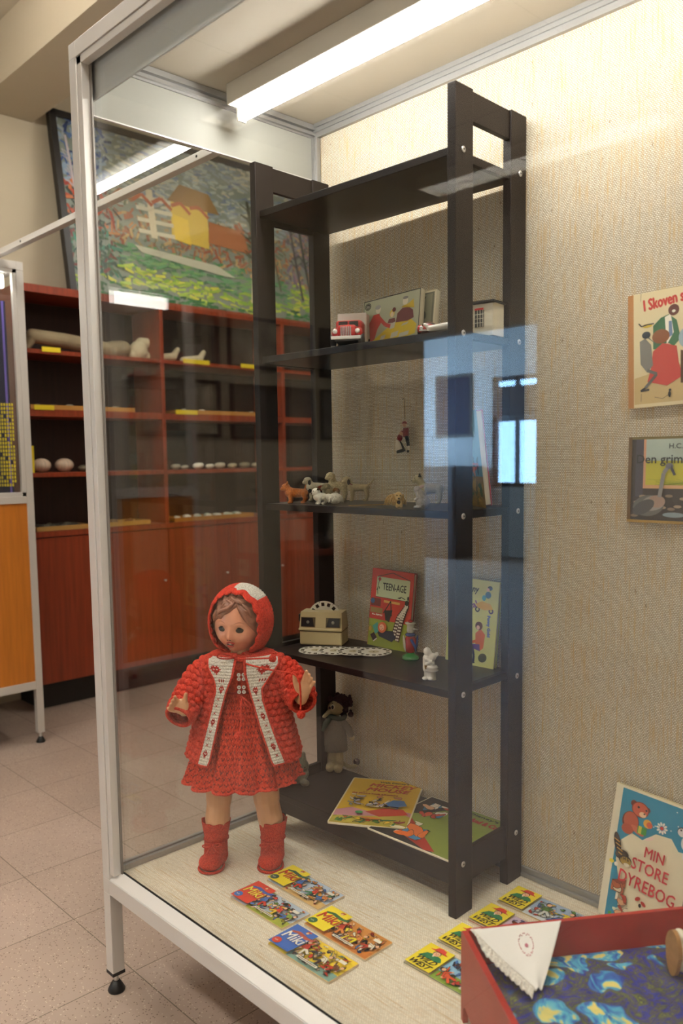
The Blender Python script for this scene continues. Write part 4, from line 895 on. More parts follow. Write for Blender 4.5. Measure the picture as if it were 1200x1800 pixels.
dl = ['picture disc at the left end of the row of four discs', 'second picture disc from the left, overlapped by its neighbours', 'third picture disc from the left, overlapped by its neighbours', 'picture disc lying on top at the right end of the row']
first = None
for i, (x, y) in enumerate(((-.489, .083), (-.447, .107), (-.404, .130), (-.360, .153))):
    o = disc('picture_disc', '') if first is None else first.copy()
    if first is not None: C.objects.link(o)
    first = first or o
    o.location = W(x, y, Z4+.0003+.0011*i); o.rotation_euler = (0, 0, .3*i+.1)
    tag(o, dl[i], 'picture disc', 'picture discs on the shelf')
# waiter bottle
t = E('bird_figurine', 'glass bird figurine with red body, white head and green foot', 'figurine', W(-.258, .170, Z4), rz=IR)
GG = mat('green_glass', '2a7a34', .1, coat=.6); RG = mat('red_glass', '9a1a1e', .12, coat=.6); BG = mat('blue_glass', '2a3a78', .12, coat=.6); WG = mat('white_glass', 'cfcabb', .2)
MB().lathe([(.021, 0), (.0215, .003), (.019, .008), (.012, .012), (.006, .016)], GG, n=24).build('foot', t)
MB().lathe([(.007, .014), (.013, .019), (.016, .030), (.0145, .045), (.010, .056), (.008, .060)], RG, n=20, sy=.85).build('body', t)
for s in (-1, 1): MB().ball((s*.0145, -.003, .038), (.0035, .007, .020), WG if s < 0 else BG, rot=(0, s*.12, 0)).build('wing', t)
MB().tube([(.0, -.013, .050), (.010, -.011, .030), (.012, -.008, .02)], .0035, BG, n=8).build('stripe', t)
MB().lathe([(.012, .056), (.013, .059), (.009, .063)], BG, n=18).build('collar', t)
MB().lathe([(.007, .061), (.009, .068), (.008, .078), (.0085, .082), (.013, .085), (.013, .087), (.0, .087)], WG, n=18).build('head', t)
MB().ball((.0, 0, .090), (.006, .006, .004), RG).build('crest', t); MB().tube([(.006, -.004, .072), (.016, -.008, .071)], [.003, .001], WG, n=8).build('beak', t)
# porcelain couple
t = E('porcelain_couple', 'white porcelain figurine of two hugging children near the shelf edge', 'figurine', W(-.112, .058, Z4), rz=IR)
POR = mat('porcelain', 'cfc8bb', .18, coat=.5, var=.06, vs=60)
blob('figures', [((.004, -.002, .0), .010, (.004, -.002, .018), .009), ((.004, -.002, .020), .009, (.002, -.001, .040), .008), ((-.008, .002, .004), .0045, (-.007, .002, .022), .005), ((-.007, .002, .022), .008, (-.006, .002, .046), .009),
   ((-.005, .001, .060), (.0085, .0085, .0095)), ((.006, -.003, .049), (.0085, .008, .009)), ((.002, -.010, .040), .0035, (-.009, -.007, .034), .003), ((-.008, -.006, .044), .0035, (.006, -.010, .036), .003), ((-.011, -.004, .003), (.006, .007, .004)), ((.0, -.008, .003), (.006, .008, .004))], POR, t, .0009, 2)
MB().lathe([(.0105, .022), (.0145, .019), (.015, .021), (.0125, .025), (.0145, .026), (.011, .031)], POR, n=22, M=Matrix.Translation((.004, -.002, 0))).build('frilled_skirt', t)
for x, z in ((.013, .054), (.0, .057)): MB().ball((x, -.004, z), (.005, .003, .0065), POR, rot=(0, .5 if x > .01 else -.5, 0)).build('hair_bow', t)
MB().ball((-.009, -.004, .030), (.003, .005, .008), mat('porcelain_gold', '8a6a34', .4)).build('posy', t)

# --------- bottom shelf: knitted figure and plush
Z5 = .1092
KN = mat('knit_grey', '82796b', .95, var=.1, vs=300, bump=.9, bs=420); KC = mat('knit_cream', 'b8a67c', .95, var=.1, vs=300, bump=.9, bs=420); KM = mat('knit_maroon', '3a1620', .95, var=.2, vs=200, bump=.9, bs=300)
t = E('knitted_figure', 'knitted long nosed figure in grey dress with maroon hair and green scarf', 'knitted toy', W(-.565, .222, Z5), rz=IR)
blob('body', [((-.016, -.018, .012), .012, (-.016, -.002, .014), .010), ((.006, -.026, .012), .012, (.006, -.006, .014), .010), ((-.014, 0, .014), .010, (-.010, .006, .070), .012), ((.010, -.004, .014), .011, (.008, .004, .070), .013),
   ((.0, .008, .07), (.022, .018, .03)), ((.002, .01, .155), .008, (.002, .012, .135), .010), ((.002, .012, .168), (.023, .019, .021)), ((-.012, .004, .162), .008, (-.030, -.010, .151), .0048), ((.044, -.002, .089), (.008, .007, .009))], KC, t, .0014, 4)
MB().grid(lambda u, v: ((.0+(.031-.014*v+.004*math.sin(v*3))*math.cos(2*PI*u), .006+(.022-.008*v)*math.sin(2*PI*u), .052+.088*v), )[0], 30, 10, KN, cu=True).build('dress', t, solid=.002)
blob('sleeve', [((.018, .006, .132), .010, (.036, .0, .112), .0095), ((.036, .0, .112), .0095, (.042, -.002, .096), .008)], KN, t, .0014, 2)
blob('sleeve', [((-.016, .004, .132), .010, (-.024, .004, .10), .010), ((-.024, .004, .10), .010, (-.025, .004, .070), .009)], KN, t, .0014, 2)
b = MB().ball((.016, .018, .180), (.027, .018, .022), KM).ball((-.014, .014, .192), (.010, .008, .009), KM)
for k in range(60):
    a = random.Random(k); p = Vector((a.uniform(-.012, .044), a.uniform(.0, .03), a.uniform(.15, .20))); b.ball(p, a.uniform(.004, .008), KM, n=8)
b.build('hair', t)
SC = mat('scarf_green', '26382a', .95, var=.2, vs=200, bump=.6, bs=300)
MB().tube([(.002+.024*math.cos(a), .010+.020*math.sin(a), .146+.003*math.sin(2*a)) for a in [2*PI*k/20 for k in range(20)]], .0065, SC, n=10, closed=True).tube([(-.014, -.008, .146), (-.026, -.014, .132), (-.034, -.014, .112)], [.006, .008, .004], SC, n=10).build('scarf', t)
MB().ball((-.032, .010, .143), (.014, .012, .014), mat('knit_brown', '4a4034', .95, bump=.8, bs=300)).build('bag', t)
MB().ball((-.006, -.006, .175), (.0055, .002, .007), mat('felt_white', 'c9c2b0', .9)).ball((-.007, -.0078, .175), (.0036, .0016, .0055), EYE).build('eye', t)
MB().tube([(.018, .012, .012), (.034, .004, .006), (.050, .0, .008), (.056, 0, .014)], .0055, KC, n=10).build('tail', t); MB().ball((.056, .002, .020), (.009, .008, .009), KM).build('tail_tuft', t)
t = E('plush_rabbit', 'grey green plush animal sitting behind the red skirt of the big doll', 'plush toy', W(-.575, .085, Z5), rz=IR)
PG = fluff('greygreen', '807b66', .15, 250)
blob('body', [((0, 0, .026), (.034, .026, .026)), ((.012, 0, .045), (.022, .020, .022)), ((.018, -.002, .064), .010, (.020, -.002, .078), .006), ((.004, .002, .064), .010, (.003, .002, .076), .006), ((-.02, -.018, .010), .010, (-.035, -.022, .010), .008), ((.02, -.018, .010), .010, (.028, -.028, .010), .008)], PG, t, .0016, 3)
for x in (.008, .024): MB().ball((x, -.020, .048), .002, EYE, n=8).build('eye', t)
# ------------------------------------------------------------------ the big doll (local x = right of the view, -y = towards the glass)
doll = E('celluloid_doll', 'large doll in red knitted coat, dress, bonnet and boots standing on the case floor', 'doll', (-.505, -.16, 0), rz=YAW)
def interp(tab, z):
    if z >= tab[0][0]: return tab[0][1]
    for (z0, v0), (z1, v1) in zip(tab, tab[1:]):
        if z >= z1: return v1+(v0-v1)*(z-z1)/(z0-z1)
    return tab[-1][1]
def F(x, z, y): k = -y/1.875; return Vector((x+(.24-x)*k, y, z+(.946-z)*k))     # a point seen at (x,z), brought forward to depth y
SKIN = mat('doll_celluloid', 'daa67c', .38, var=.05, vs=25, coat=.15)
FACE = mat('doll_face_celluloid', 'e29c7c', .32, var=.05, vs=20, coat=.25)
HAIRM = mat('moulded_hair', '93604a', .38, var=.15, vs=60, coat=.15)
def knitmat(name, col, sc=1.0, dark=None):
    m = bpy.data.materials.new(name); m.use_nodes = True; nt = m.node_tree; b = nt.nodes['Principled BSDF']
    b.inputs['Roughness'].default_value = .95; b.inputs['Specular IOR Level'].default_value = .15; b.inputs['Sheen Weight'].default_value = .12
    b.inputs['Sheen Tint'].default_value = lin(col)
    tc = nt.nodes.new('ShaderNodeTexCoord')
    w1 = nt.nodes.new('ShaderNodeTexVoronoi'); w1.inputs['Scale'].default_value = 330*sc
    mp = nt.nodes.new('ShaderNodeMapping'); mp.inputs['Scale'].default_value = (1, 1, .62); nt.links.new(tc.outputs['Object'], mp.inputs[0]); nt.links.new(mp.outputs[0], w1.inputs['Vector'])
    r = nt.nodes.new('ShaderNodeValToRGB'); r.color_ramp.elements[0].position = .15; r.color_ramp.elements[1].position = .75
    a = lin(col); r.color_ramp.elements[0].color = a; r.color_ramp.elements[1].color = lin(dark) if dark else tuple(v*.62 for v in a[:3])+(1,)
    nt.links.new(w1.outputs['Distance'], r.inputs[0]); nt.links.new(r.outputs[0], b.inputs['Base Color'])
    bp = nt.nodes.new('ShaderNodeBump'); bp.inputs['Strength'].default_value = .8; bp.inputs['Distance'].default_value = .0015; bp.invert = True
    nt.links.new(w1.outputs['Distance'], bp.inputs['Height']); nt.links.new(bp.outputs[0], b.inputs['Normal']); return m
REDK = knitmat('red_wool_knit', 'dc4a36', dark='b43224'); REDB = knitmat('red_wool_bonnet', 'e0402c', 1.2, 'b5281c'); WHTK = knitmat('white_wool_knit', 'e6e0d4', 1.3, 'bdb4a4')
REDD = knitmat('red_wool_dark', 'b52c20', 1.2); BOOTK = knitmat('red_wool_boot', 'd4452f', 1.3, 'a82c1e')

# body: torso, arms, hands and legs in one skin
caps = [((-.052, .0, .23), .034, (-.056, -.002, .155), .030), ((-.056, -.002, .155), .0275, (-.060, -.004, .11), .0295), ((-.060, -.004, .112), .0285, (-.065, -.004, .07), .018), ((-.066, -.006, .04), .015, (-.070, -.024, .020), .010),
        ((.050, .0, .23), .034, (.056, -.002, .155), .031), ((.056, -.002, .155), .0285, (.064, -.004, .11), .030), ((.064, -.004, .112), .0285, (.067, -.004, .07), .018), ((.068, -.006, .04), .015, (.066, -.024, .020), .010),
        ((0, 0, .30), (.062, .048, .09)), ((0, 0, .42), (.058, .042, .08)), ((.004, 0, .47), .026, (.004, 0, .53), .026),
        ((-.060, 0, .468), .022, (-.100, -.015, .435), .019), ((-.100, -.015, .435), .019, (-.117, -.068, .392), .014), ((-.117, -.068, .392), .0125, (-.119, -.078, .399), .013),
        ((.070, 0, .470), .022, (.118, -.015, .440), .019), ((.118, -.015, .440), .019, (.145, -.066, .414), .014), ((.145, -.066, .414), .0125, (.151, -.076, .426), .013)]
# left hand in view: palm, four fingers, thumb
hL = F(-.137, .380, -.088)
caps += [(tuple(hL), (.0165, .0085, .0185), (0, .5, 0))]
for (bx, bz), (mx, mz), (tx, tz), r in (((-.145, .392), (-.150, .398), (-.151, .403), .0046), ((-.150, .385), (-.156, .390), (-.157, .394), .0046), ((-.152, .377), (-.160, .381), (-.162, .385), .0043), ((-.153, .369), (-.164, .372), (-.168, .376), .0038)):
    p0, p1, p2 = F(bx, bz, -.088), F(mx, mz, -.098), F(tx, tz, -.106); caps += [(p0, r*1.05, p1, r), (p1, r, p2, r*.85)]
p0, p1, p2 = F(-.128, .392, -.088), F(-.127, .401, -.094), F(-.1255, .409, -.098); caps += [(p0, .0062, p1, .005), (p1, .005, p2, .0042)]
hR = F(.148, .417, -.083)
caps += [(tuple(hR), (.0165, .0085, .0195), (0, .35, 0))]
for (bx, bz), (mx, mz), (tx, tz), r in (((.146, .434), (.151, .448), (.155, .459), .0046), ((.152, .432), (.157, .442), (.1605, .451), .0046), ((.157, .426), (.162, .435), (.166, .4425), .0043), ((.160, .418), (.168, .427), (.1725, .434), .0039)):
    p0, p1, p2 = F(bx, bz, -.083), F(mx, mz, -.086), F(tx, tz, -.094); caps += [(p0, r*1.1, p1, r), (p1, r, p2, r*.85)]
p0, p1, p2 = F(.134, .418, -.085), F(.128, .434, -.090), F(.1265, .449, -.094); caps += [(p0, .0075, p1, .0056), (p1, .0056, p2, .0044)]
blob('body', caps, SKIN, doll, .0016, 5)

# head
HC = Vector((.003, -.004, .582)); HR_ = Matrix.Translation(HC) @ Matrix.Scale(1.045, 4) @ Matrix.Rotation(-.27, 4, 'Z') @ Matrix.Rotation(.05, 4, 'Y') @ Matrix.Rotation(.06, 4, 'X')
def gauss(x, z, cx, cz, sx, sz): return math.exp(-((x-cx)/sx)**2-((z-cz)/sz)**2)
def headpt(u, v, off=0.0, sculpt=True):
    th = PI*v; ph = 2*PI*u      # ph = 0 is the face
    sx = math.sin(th)*math.sin(ph); sy = -math.sin(th)*math.cos(ph); sz = math.cos(th)
    A, B_, Cc = .0505, .056, .070
    x, y, z = A*sx, B_*sy, Cc*sz
    low = max(0, -z/Cc); x *= 1-.10*low**2.2+.10*math.exp(-((z+.026)/.022)**2); y *= 1-.06*low**2
    if y < 0 and sculpt:
        f = 0
        f += .0105*gauss(x, z, 0, -.0245, .0052, .0075)+.0045*gauss(x, z, 0, -.013, .0045, .012)
        f += .0025*(gauss(x, z, .0045, -.028, .0035, .003)+gauss(x, z, -.0045, -.028, .0035, .003))
        f -= .0048*(gauss(x, z, .0185, -.0095, .0092, .0070)+gauss(x, z, -.0185, -.0095, .0092, .0070))
        f += .0018*(gauss(x, z, .018, .004, .012, .004)+gauss(x, z, -.018, .004, .012, .004))
        f += .0052*(gauss(x, z, .026, -.031, .012, .012)+gauss(x, z, -.026, -.031, .012, .012))
        f += .0040*gauss(x, z, 0, -.0385, .0085, .0032)+.0034*gauss(x, z, 0, -.0445, .0065, .0032)-.0035*gauss(x, z, 0, -.0412, .008, .0016)
        f += .0055*gauss(x, z, 0, -.060, .011, .008)-.002*gauss(x, z, 0, -.051, .01, .003)
        y -= f
    r = Vector((x, y, z)); 
    if off: r = r*(1+off/r.length)
    return r
head = MB().grid(lambda u, v: headpt(u, v), 120, 90, FACE, M=HR_, cu=True).build('head', doll)
def front_y(x, z):
    best = None
    for i in range(-40, 41):
        pass
    # invert the parameterisation by search
    lo = 1e9; r = None
    for i in range(60):
        for j in range(60):
            p = headpt((-.22+.44*i/59) % 1.0, .25+.62*j/59); d = (p.x-x)**2+(p.z-z)**2
            if d < lo: lo = d; r = p.y
    return r
EYM = mat('doll_eye_brown', '120907', .12, coat=.4); LASH = mat('doll_lash', '1e1210', .7); LIP = mat('doll_lip', 'b5342a', .3); BROW = mat('doll_brow', 'b0694a', .6); TEETH = mat('doll_teeth', 'e8e0d4', .3); MOUTH = mat('doll_mouth', '3a0e0c', .6)
for s in (-1, 1):
    ex, ez = s*.0185, -.0095; ey = front_y(ex, ez)
    MB().ball((ex, ey+.0026, ez), (.0102, .0058, .0066), mat('doll_eye_white', '2c1e1a', .3), M=HR_, n=18).build('eye', head)
    MB().ball((ex-.0004, ey-.0006, ez+.0002), (.0082, .0040, .0056), EYM, M=HR_, n=18).build('iris', head)
    MB().tube([(ex+s*(-.0102+.0204*k/8), ey-.0030+.0045*((k-4)/4)**2, ez+.0058-.0050*((k-4)/4)**2+.0008) for k in range(9)], [.0004, .0009, .0012, .0013, .0013, .0013, .0012, .0011, .0007], LASH, n=6, M=HR_).build('eyelash', head)
    b = MB(); pts = []
    for k in range(9):
        x = s*(.010+.019*k/8); z = .0055+.0035*math.sin(PI*k/8*.9); pts.append((x, front_y(x, z)-.0002, z))
    b.tube(pts, [.0002, .0005, .0006, .0006, .0006, .0005, .0004, .0003, .0002], BROW, n=6, M=HR_); b.build('eyebrow', head)
ml = front_y(0, -.0385)
b = MB()
for s in (-1, 1): b.ball((s*.0032, ml+.0010, -.0378), (.0068, .0032, .0022), LIP, M=HR_, rot=(0, s*.18, 0))
b.ball((0, ml+.0014, -.0452), (.0078, .0034, .0027), LIP, M=HR_); b.build('lips', head)
MB().ball((0, ml+.0015, -.0412), (.0085, .0026, .0028), MOUTH, M=HR_).build('mouth', head)
MB().ball((0, ml+.0006, -.0398), (.0045, .0022, .0012), TEETH, M=HR_).build('teeth', head)
for s in (-1, 1): MB().ball((s*.0030, front_y(0, -.0285)+.0032, -.0295), (.0013, .0016, .0009), MOUTH, M=HR_, n=8).build('nostril', head)
def hairline(ph):    # lowest z of the hair for azimuth ph (0 = face, + = image right)
    t = [(-3.2, -.045), (-1.6, -.040), (-1.15, -.012), (-.95, .002), (-.62, .012), (-.42, .013), (-.30, .022), (-.05, .028), (.15, .036), (.30, .040), (.5, .022), (.75, .004), (1.0, -.012), (1.5, -.040), (3.2, -.045)]
    for (a0, v0), (a1, v1) in zip(t, t[1:]):
        if ph <= a1: return v0+(v1-v0)*(ph-a0)/(a1-a0)
    return -.04
def hairpt(u, v):
    ph = (u-.5)*2*PI; zl = hairline(ph); thm = math.acos(max(-1, min(1, zl/.070))); th = thm*(v if v > 0 else .001)
    p = headpt((ph/(2*PI)) % 1.0, th/PI, 0, False)
    e = min(1, (1-v)*9); part = ph-.22
    wv = math.sin(26*(ph*.55+.9*v*(1 if part > 0 else -1))+6*v)*.5+.5; wv2 = math.sin(60*v+9*ph)*.5+.5
    off = .0005+e**.5*(.0032+.0036*wv**1.5*min(1, v*2.2)+.0010*wv2)
    return p*(1+off/p.length)
MB().grid(hairpt, 180, 70, HAIRM, M=HR_, cu=False).build('hair', doll)
for pts in ([(-.012, .052), (.004, .046), (-.006, .036), (-.020, .030), (-.030, .020)], [(-.002, .056), (.014, .050), (.022, .046)], [(.016, .040), (.026, .030), (.034, .014), (.040, .002)], [(-.034, .030), (-.040, .016), (-.043, .004)], [(.022, .046), (.034, .034), (.042, .016)]):
    q = []
    for x, z in pts:
        yy = -.056*math.sqrt(max(0.02, 1-(x/.0505)**2-(z/.070)**2)); q.append((x*1.04, yy-.0065, z*1.04))
    qs = []
    for a_, b_ in zip(q, q[1:]):
        for k in range(5): qs.append(tuple(a_[i]+(b_[i]-a_[i])*k/5 for i in range(3)))
    qs.append(q[-1]); n_ = len(qs)
    MB().tube(qs, [.0008+.0038*math.sin(PI*k/(n_-1))**.7 for k in range(n_)], HAIRM, n=10, M=HR_).build('hair_wave', doll)

# bonnet
BR = HR_ @ Matrix.Translation((.002, 0, -.001))
bp_ = [(-.032, .056, .0690), (-.026, .0610, .0745), (-.018, .065, .0785), (-.004, .069, .0805), (.014, .070, .0805), (.034, .065, .075), (.052, .049, .057), (.064, .028, .034), (.068, .002, .003)]
def bon(u, v):
    k = v*(len(bp_)-1); i = min(len(bp_)-2, int(k)); t = k-i; y, rx, rz = [bp_[i][j]+(bp_[i+1][j]-bp_[i][j])*t for j in range(3)]
    a = 2*PI*u; q = .0018*math.sin(18*a)*(1-min(1, v*5))+.0009*math.sin(64*a)*(1 if v > .1 else 0)+.0007*math.sin(v*150)
    x = (rx+q)*math.cos(a); z = (rz+q)*math.sin(a)
    if z < -.05: y += (-z-.05)*.9
    return (x, y, z)
MB().grid(bon, 200, 80, REDB, M=BR, cu=True, mf=lambda i, j: WHTK if .115 < i/200 < .265 and j > 3 and j < 60 else REDB).build('bonnet', doll, solid=.002)
def ruf(u, v):
    a = 2*PI*u; w_ = .0035*math.sin(17*a+1.5*math.sin(3*a)); r = 1+.015*v
    x = (.0555+.0085*v+w_*.3)*math.cos(a); z = (.0690+.0065*v+w_*.45)*math.sin(a)
    y = -.0370+.014*v+w_*.9*(1-v*.6)-.004*math.sin(PI*v)
    if z < -.05: y += (-z-.05)*.9
    return (x, y, z)
MB().grid(ruf, 240, 10, REDB, M=BR, cu=True).build('bonnet_frill', doll, solid=.0045)

# dress
SK = [(.505, .030, .026), (.492, .046, .038), (.478, .060, .047), (.44, .064, .052), (.41, .060, .050), (.38, .072, .060), (.32, .095, .080), (.26, .115, .096), (.213, .130, .106)]
def dressp(u, v):
    z = .505-(.505-.213)*v; a = 2*PI*u
    rx = interp([(q[0], q[1]) for q in SK], z); ry = interp([(q[0], q[2]) for q in SK], z)
    t = max(0, min(1, (.415-z)/.2)); pl = .0095*t*(math.sin(13*a+.6*math.sin(2*a)))+.003*t*math.sin(29*a)
    tex = .0018*math.sin(z*2*PI/.0105)*(.5+.5*math.sin(a*80)) if z < .41 else .0008*math.sin(z*2*PI/.006)*math.sin(a*90)
    q = pl+tex
    return (.002+(rx+q)*math.sin(a), -(ry+q)*math.cos(a), z+.004*t*math.sin(13*a+1)*t)
CROC = knitmat('red_wool_crochet', 'dc4c34', .8, 'b03020')
HOLE_SHADE = mat('crochet_hole_shade', '6e1c14', 1.0)  # shade in the crochet gaps painted as dark faces, nothing is cut open
def crochet(i, j):
    if j < 34: return CROC
    r = j//5; q = (i+(3 if r % 2 else 0)) % 6
    return HOLE_SHADE if (j % 5 == 1 and q in (1, 4)) or (j % 5 in (2, 3) and q in (2, 3) and (j % 5 == 2 or q == 2)) else CROC
MB().grid(dressp, 400, 110, CROC, cu=True, mf=crochet).build('dress', doll, solid=.0025)
MB().tube([dressp(k/160, 1.0) for k in range(160)], .0032, REDK, n=8, closed=True).build('dress_hem', doll)
MB().tube([(.003+.043*math.cos(a), .0-.036*math.sin(a), .493+.004*math.sin(a)) for a in [2*PI*k/40 for k in range(40)]], .0085, REDK, n=10, closed=True).build('collar', doll)
MB().tube([(.003+.033*math.cos(a), -.002-.028*math.sin(a), .503) for a in [2*PI*k/40 for k in range(40)]], .006, REDK, n=10, closed=True).build('collar', doll)
PEARL = mat('pearl_button', 'e9e2d6', .25, coat=.5)
for x in (-.002, .009):
    for z in (.453, .443, .4235, .4125):
        c_ = F(x, z, -.062); B2 = MB().lathe([(.0042, 0), (.0044, .0012), (.0030, .0016), (.0026, .0012)], PEARL, n=16, M=Matrix.Translation(c_) @ Matrix.Rotation(PI/2, 4, 'X')).build('button', doll)
        MB().ball(tuple(c_+Vector((0, -.0014, 0))), (.0012, .0005, .0012), REDD, n=8).build('thread', B2)
# petticoat edge
MB().grid(lambda u, v: (.036+.064*u, -.088+.035*u, .222-.016*v-.004*math.sin(3*u)), 14, 3, mat('petticoat', 'cdb08c', .9)).build('petticoat', doll, solid=.001)

# coat
CA = [(.512, .038), (.506, .066), (.494, .088), (.475, .096), (.44, .094), (.40, .097), (.36, .104), (.30, .119), (.268, .127)]
CB = [(.512, .034), (.506, .047), (.494, .056), (.475, .064), (.44, .072), (.40, .079), (.36, .087), (.30, .101), (.268, .109)]
XL = [(.500, .000), (.47, -.006), (.435, -.021), (.38, -.036), (.315, -.051), (.285, -.058), (.268, -.066)]
XRr = [(.500, .018), (.474, .021), (.415, .038), (.36, .053), (.313, .069), (.285, .077), (.268, .086)]
CX = .008
def coaty(x, z, off=0):
    a_, b_ = interp(CA, z)+off, interp(CB, z)+off; t = max(-.98, min(.98, (x-CX)/a_)); return -b_*math.sqrt(1-t*t)
def bob(s, t, cell):     # staggered bobbles
    r = math.floor(t/cell*1.15); s2 = s/cell+(.5 if r % 2 else 0); fs, ft = s2-math.floor(s2)-.5, t/cell*1.15-r-.5
    d = (fs*fs*3.4+ft*ft*3.6); return max(0, 1-d)**.5
def coatp(u, v):
    z = .512-(.512-.270)*v; a_, b_ = interp(CA, z), interp(CB, z)
    pr_ = math.asin(max(-1, min(1, (interp(XRr, z)-CX)/a_))); pl_ = math.asin(max(-1, min(1, (interp(XL, z)-CX)/a_)))
    ph = pr_+(2*PI+pl_-pr_)*u
    e = min(1, u*14, (1-u)*14); h = .0088*bob(ph*.095, z, .0165)*e
    fold = .004*math.sin(7*ph)*v
    return (CX+(a_+h+fold)*math.sin(ph), -(b_+h+fold)*math.cos(ph), z)
MB().grid(coatp, 420, 170, REDK, cu=False).build('coat', doll, solid=.003)
MB().tube([coatp(k/200, 1.0) for k in range(201)], .0036, REDK, n=8).build('coat_hem', doll)
OL = [(.508, -.052), (.500, -.066), (.485, -.064), (.462, -.050), (.448, -.046), (.435, -.045), (.38, -.059), (.315, -.076), (.268, -.090)]
OR = [(.508, .070), (.500, .092), (.488, .094), (.462, .074), (.440, .058), (.415, .060), (.36, .077), (.313, .093), (.268, .110)]
HEART = ["..x.x..", ".xxxxx.", "xx.x.xx", ".xxxxx.", "..xxx..", "...x..."]
def band(xi, xo, name, mot):
    nu, nv = 17, 150
    def p(u, v):
        z = .506-(.506-.271)*v; a = interp(xi, z); c = interp(xo, z); x = a+(c-a)*u
        return (x, coaty(x, z, .0110)-.0008*math.sin(v*nv*PI*.5), z)
    def mf(i, j):
        if i == 0 or j >= nv-3: return REDK
        for (ci, cj, kind) in mot:
            if kind == 'h':
                r, c = (j-cj)//2, (i-ci)
                if 0 <= r < 6 and 0 <= c < 7 and HEART[r][c] == 'x': return REDD
            elif kind == 'x':
                if (j-cj) in (0, 1) and (i-ci) in (0, 1): return REDD
                if (j-cj) in (-1, 2) and (i-ci) in (-1, 2): return REDD
            elif kind == 'm' and 0 <= j-cj < 4 and (i-ci) in (0, 2, 4): return REDD
        return WHTK
    o = MB().grid(p, nu, nv, WHTK, mf=mf, smooth=False).build(name, doll, solid=.002)
    MB().tube([Vector(p(1.0, k/90))+Vector((0, -.001, 0)) for k in range(91)], .0022, REDK, n=8).tube([Vector(p(0.0, k/90))+Vector((0, -.001, 0)) for k in range(91)], .0020, REDK, n=8).build('band_piping', o)
band(XL, OL, 'coat_band', [(8, 10, 'h'), (6, 28, 'm'), (4, 36, 'h'), (8, 54, 'x'), (8, 64, 'x'), (8, 74, 'x'), (5, 82, 'h'), (8, 100, 'x'), (8, 109, 'x'), (8, 118, 'x'), (5, 126, 'h')])
band(XRr, OR, 'coat_band', [(6, 10, 'h'), (9, 28, 'm'), (4, 38, 'h'), (8, 56, 'x'), (8, 66, 'x'), (5, 74, 'h'), (8, 92, 'x'), (8, 101, 'x'), (8, 110, 'x'), (5, 117, 'h'), (8, 134, 'x')])
def sleeve(pts, rad):
    pts = [Vector(p) for p in pts]
    def cen(t):
        k = t*(len(pts)-1); i = min(len(pts)-2, int(k)); f = k-i
        return pts[i].lerp(pts[i+1], f), (pts[min(i+1, len(pts)-1)]-pts[i]).normalized(), rad[i]+(rad[i+1]-rad[i])*f
    def sp(u, v):
        c, d, r = cen(v); d2 = (cen(min(1, v+.12))[0]-cen(max(0, v-.12))[0]).normalized()
        ux = Vector((0, 0, 1))-d2*d2.z; ux.normalize(); uy = d2.cross(ux); a = 2*PI*u
        h = .0082*bob(a*.030, v*.13, .0157)*min(1, (1-v)*8)
        return c+(ux*math.cos(a)+uy*math.sin(a))*(r+h)
    o = MB().grid(sp, 130, 80, REDK, cu=True).build('sleeve', doll, solid=.003)
    MB().tube([sp(k/60, 1.0) for k in range(60)], .0040, REDK, n=8, closed=True).build('cuff', o)
sleeve([(-.060, 0, .476), (-.088, -.004, .452), (-.106, -.026, .424), (-.118, -.050, .398), (-.128, -.078, .380)], [.026, .030, .030, .029, .0285])
sleeve([(.072, 0, .478), (.104, -.004, .456), (.127, -.026, .434), (.141, -.048, .418), (.149, -.072, .408)], [.026, .031, .031, .029, .0275])
# strings and pompoms
def pom(c, r, name='pompom'):
    b = MB().ball(c, r*.92, REDK, n=18); q = random.Random(int(c[0]*1e4) & 255)
    for k in range(90):
        a, v = q.uniform(0, 2*PI), q.uniform(-1, 1); s = math.sqrt(1-v*v); b.ball((c[0]+r*.86*s*math.cos(a), c[1]+r*.86*s*math.sin(a), c[2]+r*.86*v), r*.2, REDK, n=6)
    return b.build(name, doll)
def smooth_path(P, n=8):
    P = [Vector(p) for p in P]; out = []
    for i in range(len(P)-1):
        p0, p1, p2, p3 = P[max(0, i-1)], P[i], P[i+1], P[min(len(P)-1, i+2)]
        for k in range(n):
            t = k/n; out.append(.5*((2*p1)+(-p0+p2)*t+(2*p0-5*p1+4*p2-p3)*t*t+(-p0+3*p1-3*p2+p3)*t*t*t))
    out.append(P[-1]); return out
k0 = F(-.007, .492, -.062)
MB().tube(smooth_path([k0, F(-.025, .499, -.068), F(-.045, .502, -.068), F(-.050, .495, -.068), F(-.035, .491, -.070), k0]), .0016, REDD, n=8).tube(smooth_path([k0, F(.02, .490, -.075), F(.05, .491, -.072), F(.068, .491, -.070)]), .0019, REDK, n=8).ball(tuple(k0), .0042, REDD).build('bonnet_string', doll)
pom(tuple(F(.077, .490, -.072)), .0085)
MB().tube(smooth_path([F(.013, .480, -.066), F(.03, .474, -.082), F(.07, .464, -.086), F(.10, .459, -.075), F(.120, .455, -.090), F(.131, .448, -.104), F(.138, .432, -.106), F(.140, .405, -.108), F(.1395, .368, -.108)]), .0021, REDK, n=8).build('neck_string', doll)
pom(tuple(F(.140, .357, -.108)), .0095)
kb = F(.004, .400, -.072)
MB().tube(smooth_path([kb, F(.010, .396, -.085), F(.022, .385, -.088), F(.024, .376, -.088), F(.014, .380, -.088), kb]), .0016, REDK, n=8).tube(smooth_path([kb, F(.001, .38, -.09), F(.000, .34, -.098), F(-.003, .318, -.108)]), .0019, REDK, n=8).tube([(.002+.064*math.sin(a), -.056*math.cos(a), .425) for a in [-.5+1.0*k/12 for k in range(13)]], .0022, REDD, n=8).build('waist_string', doll)
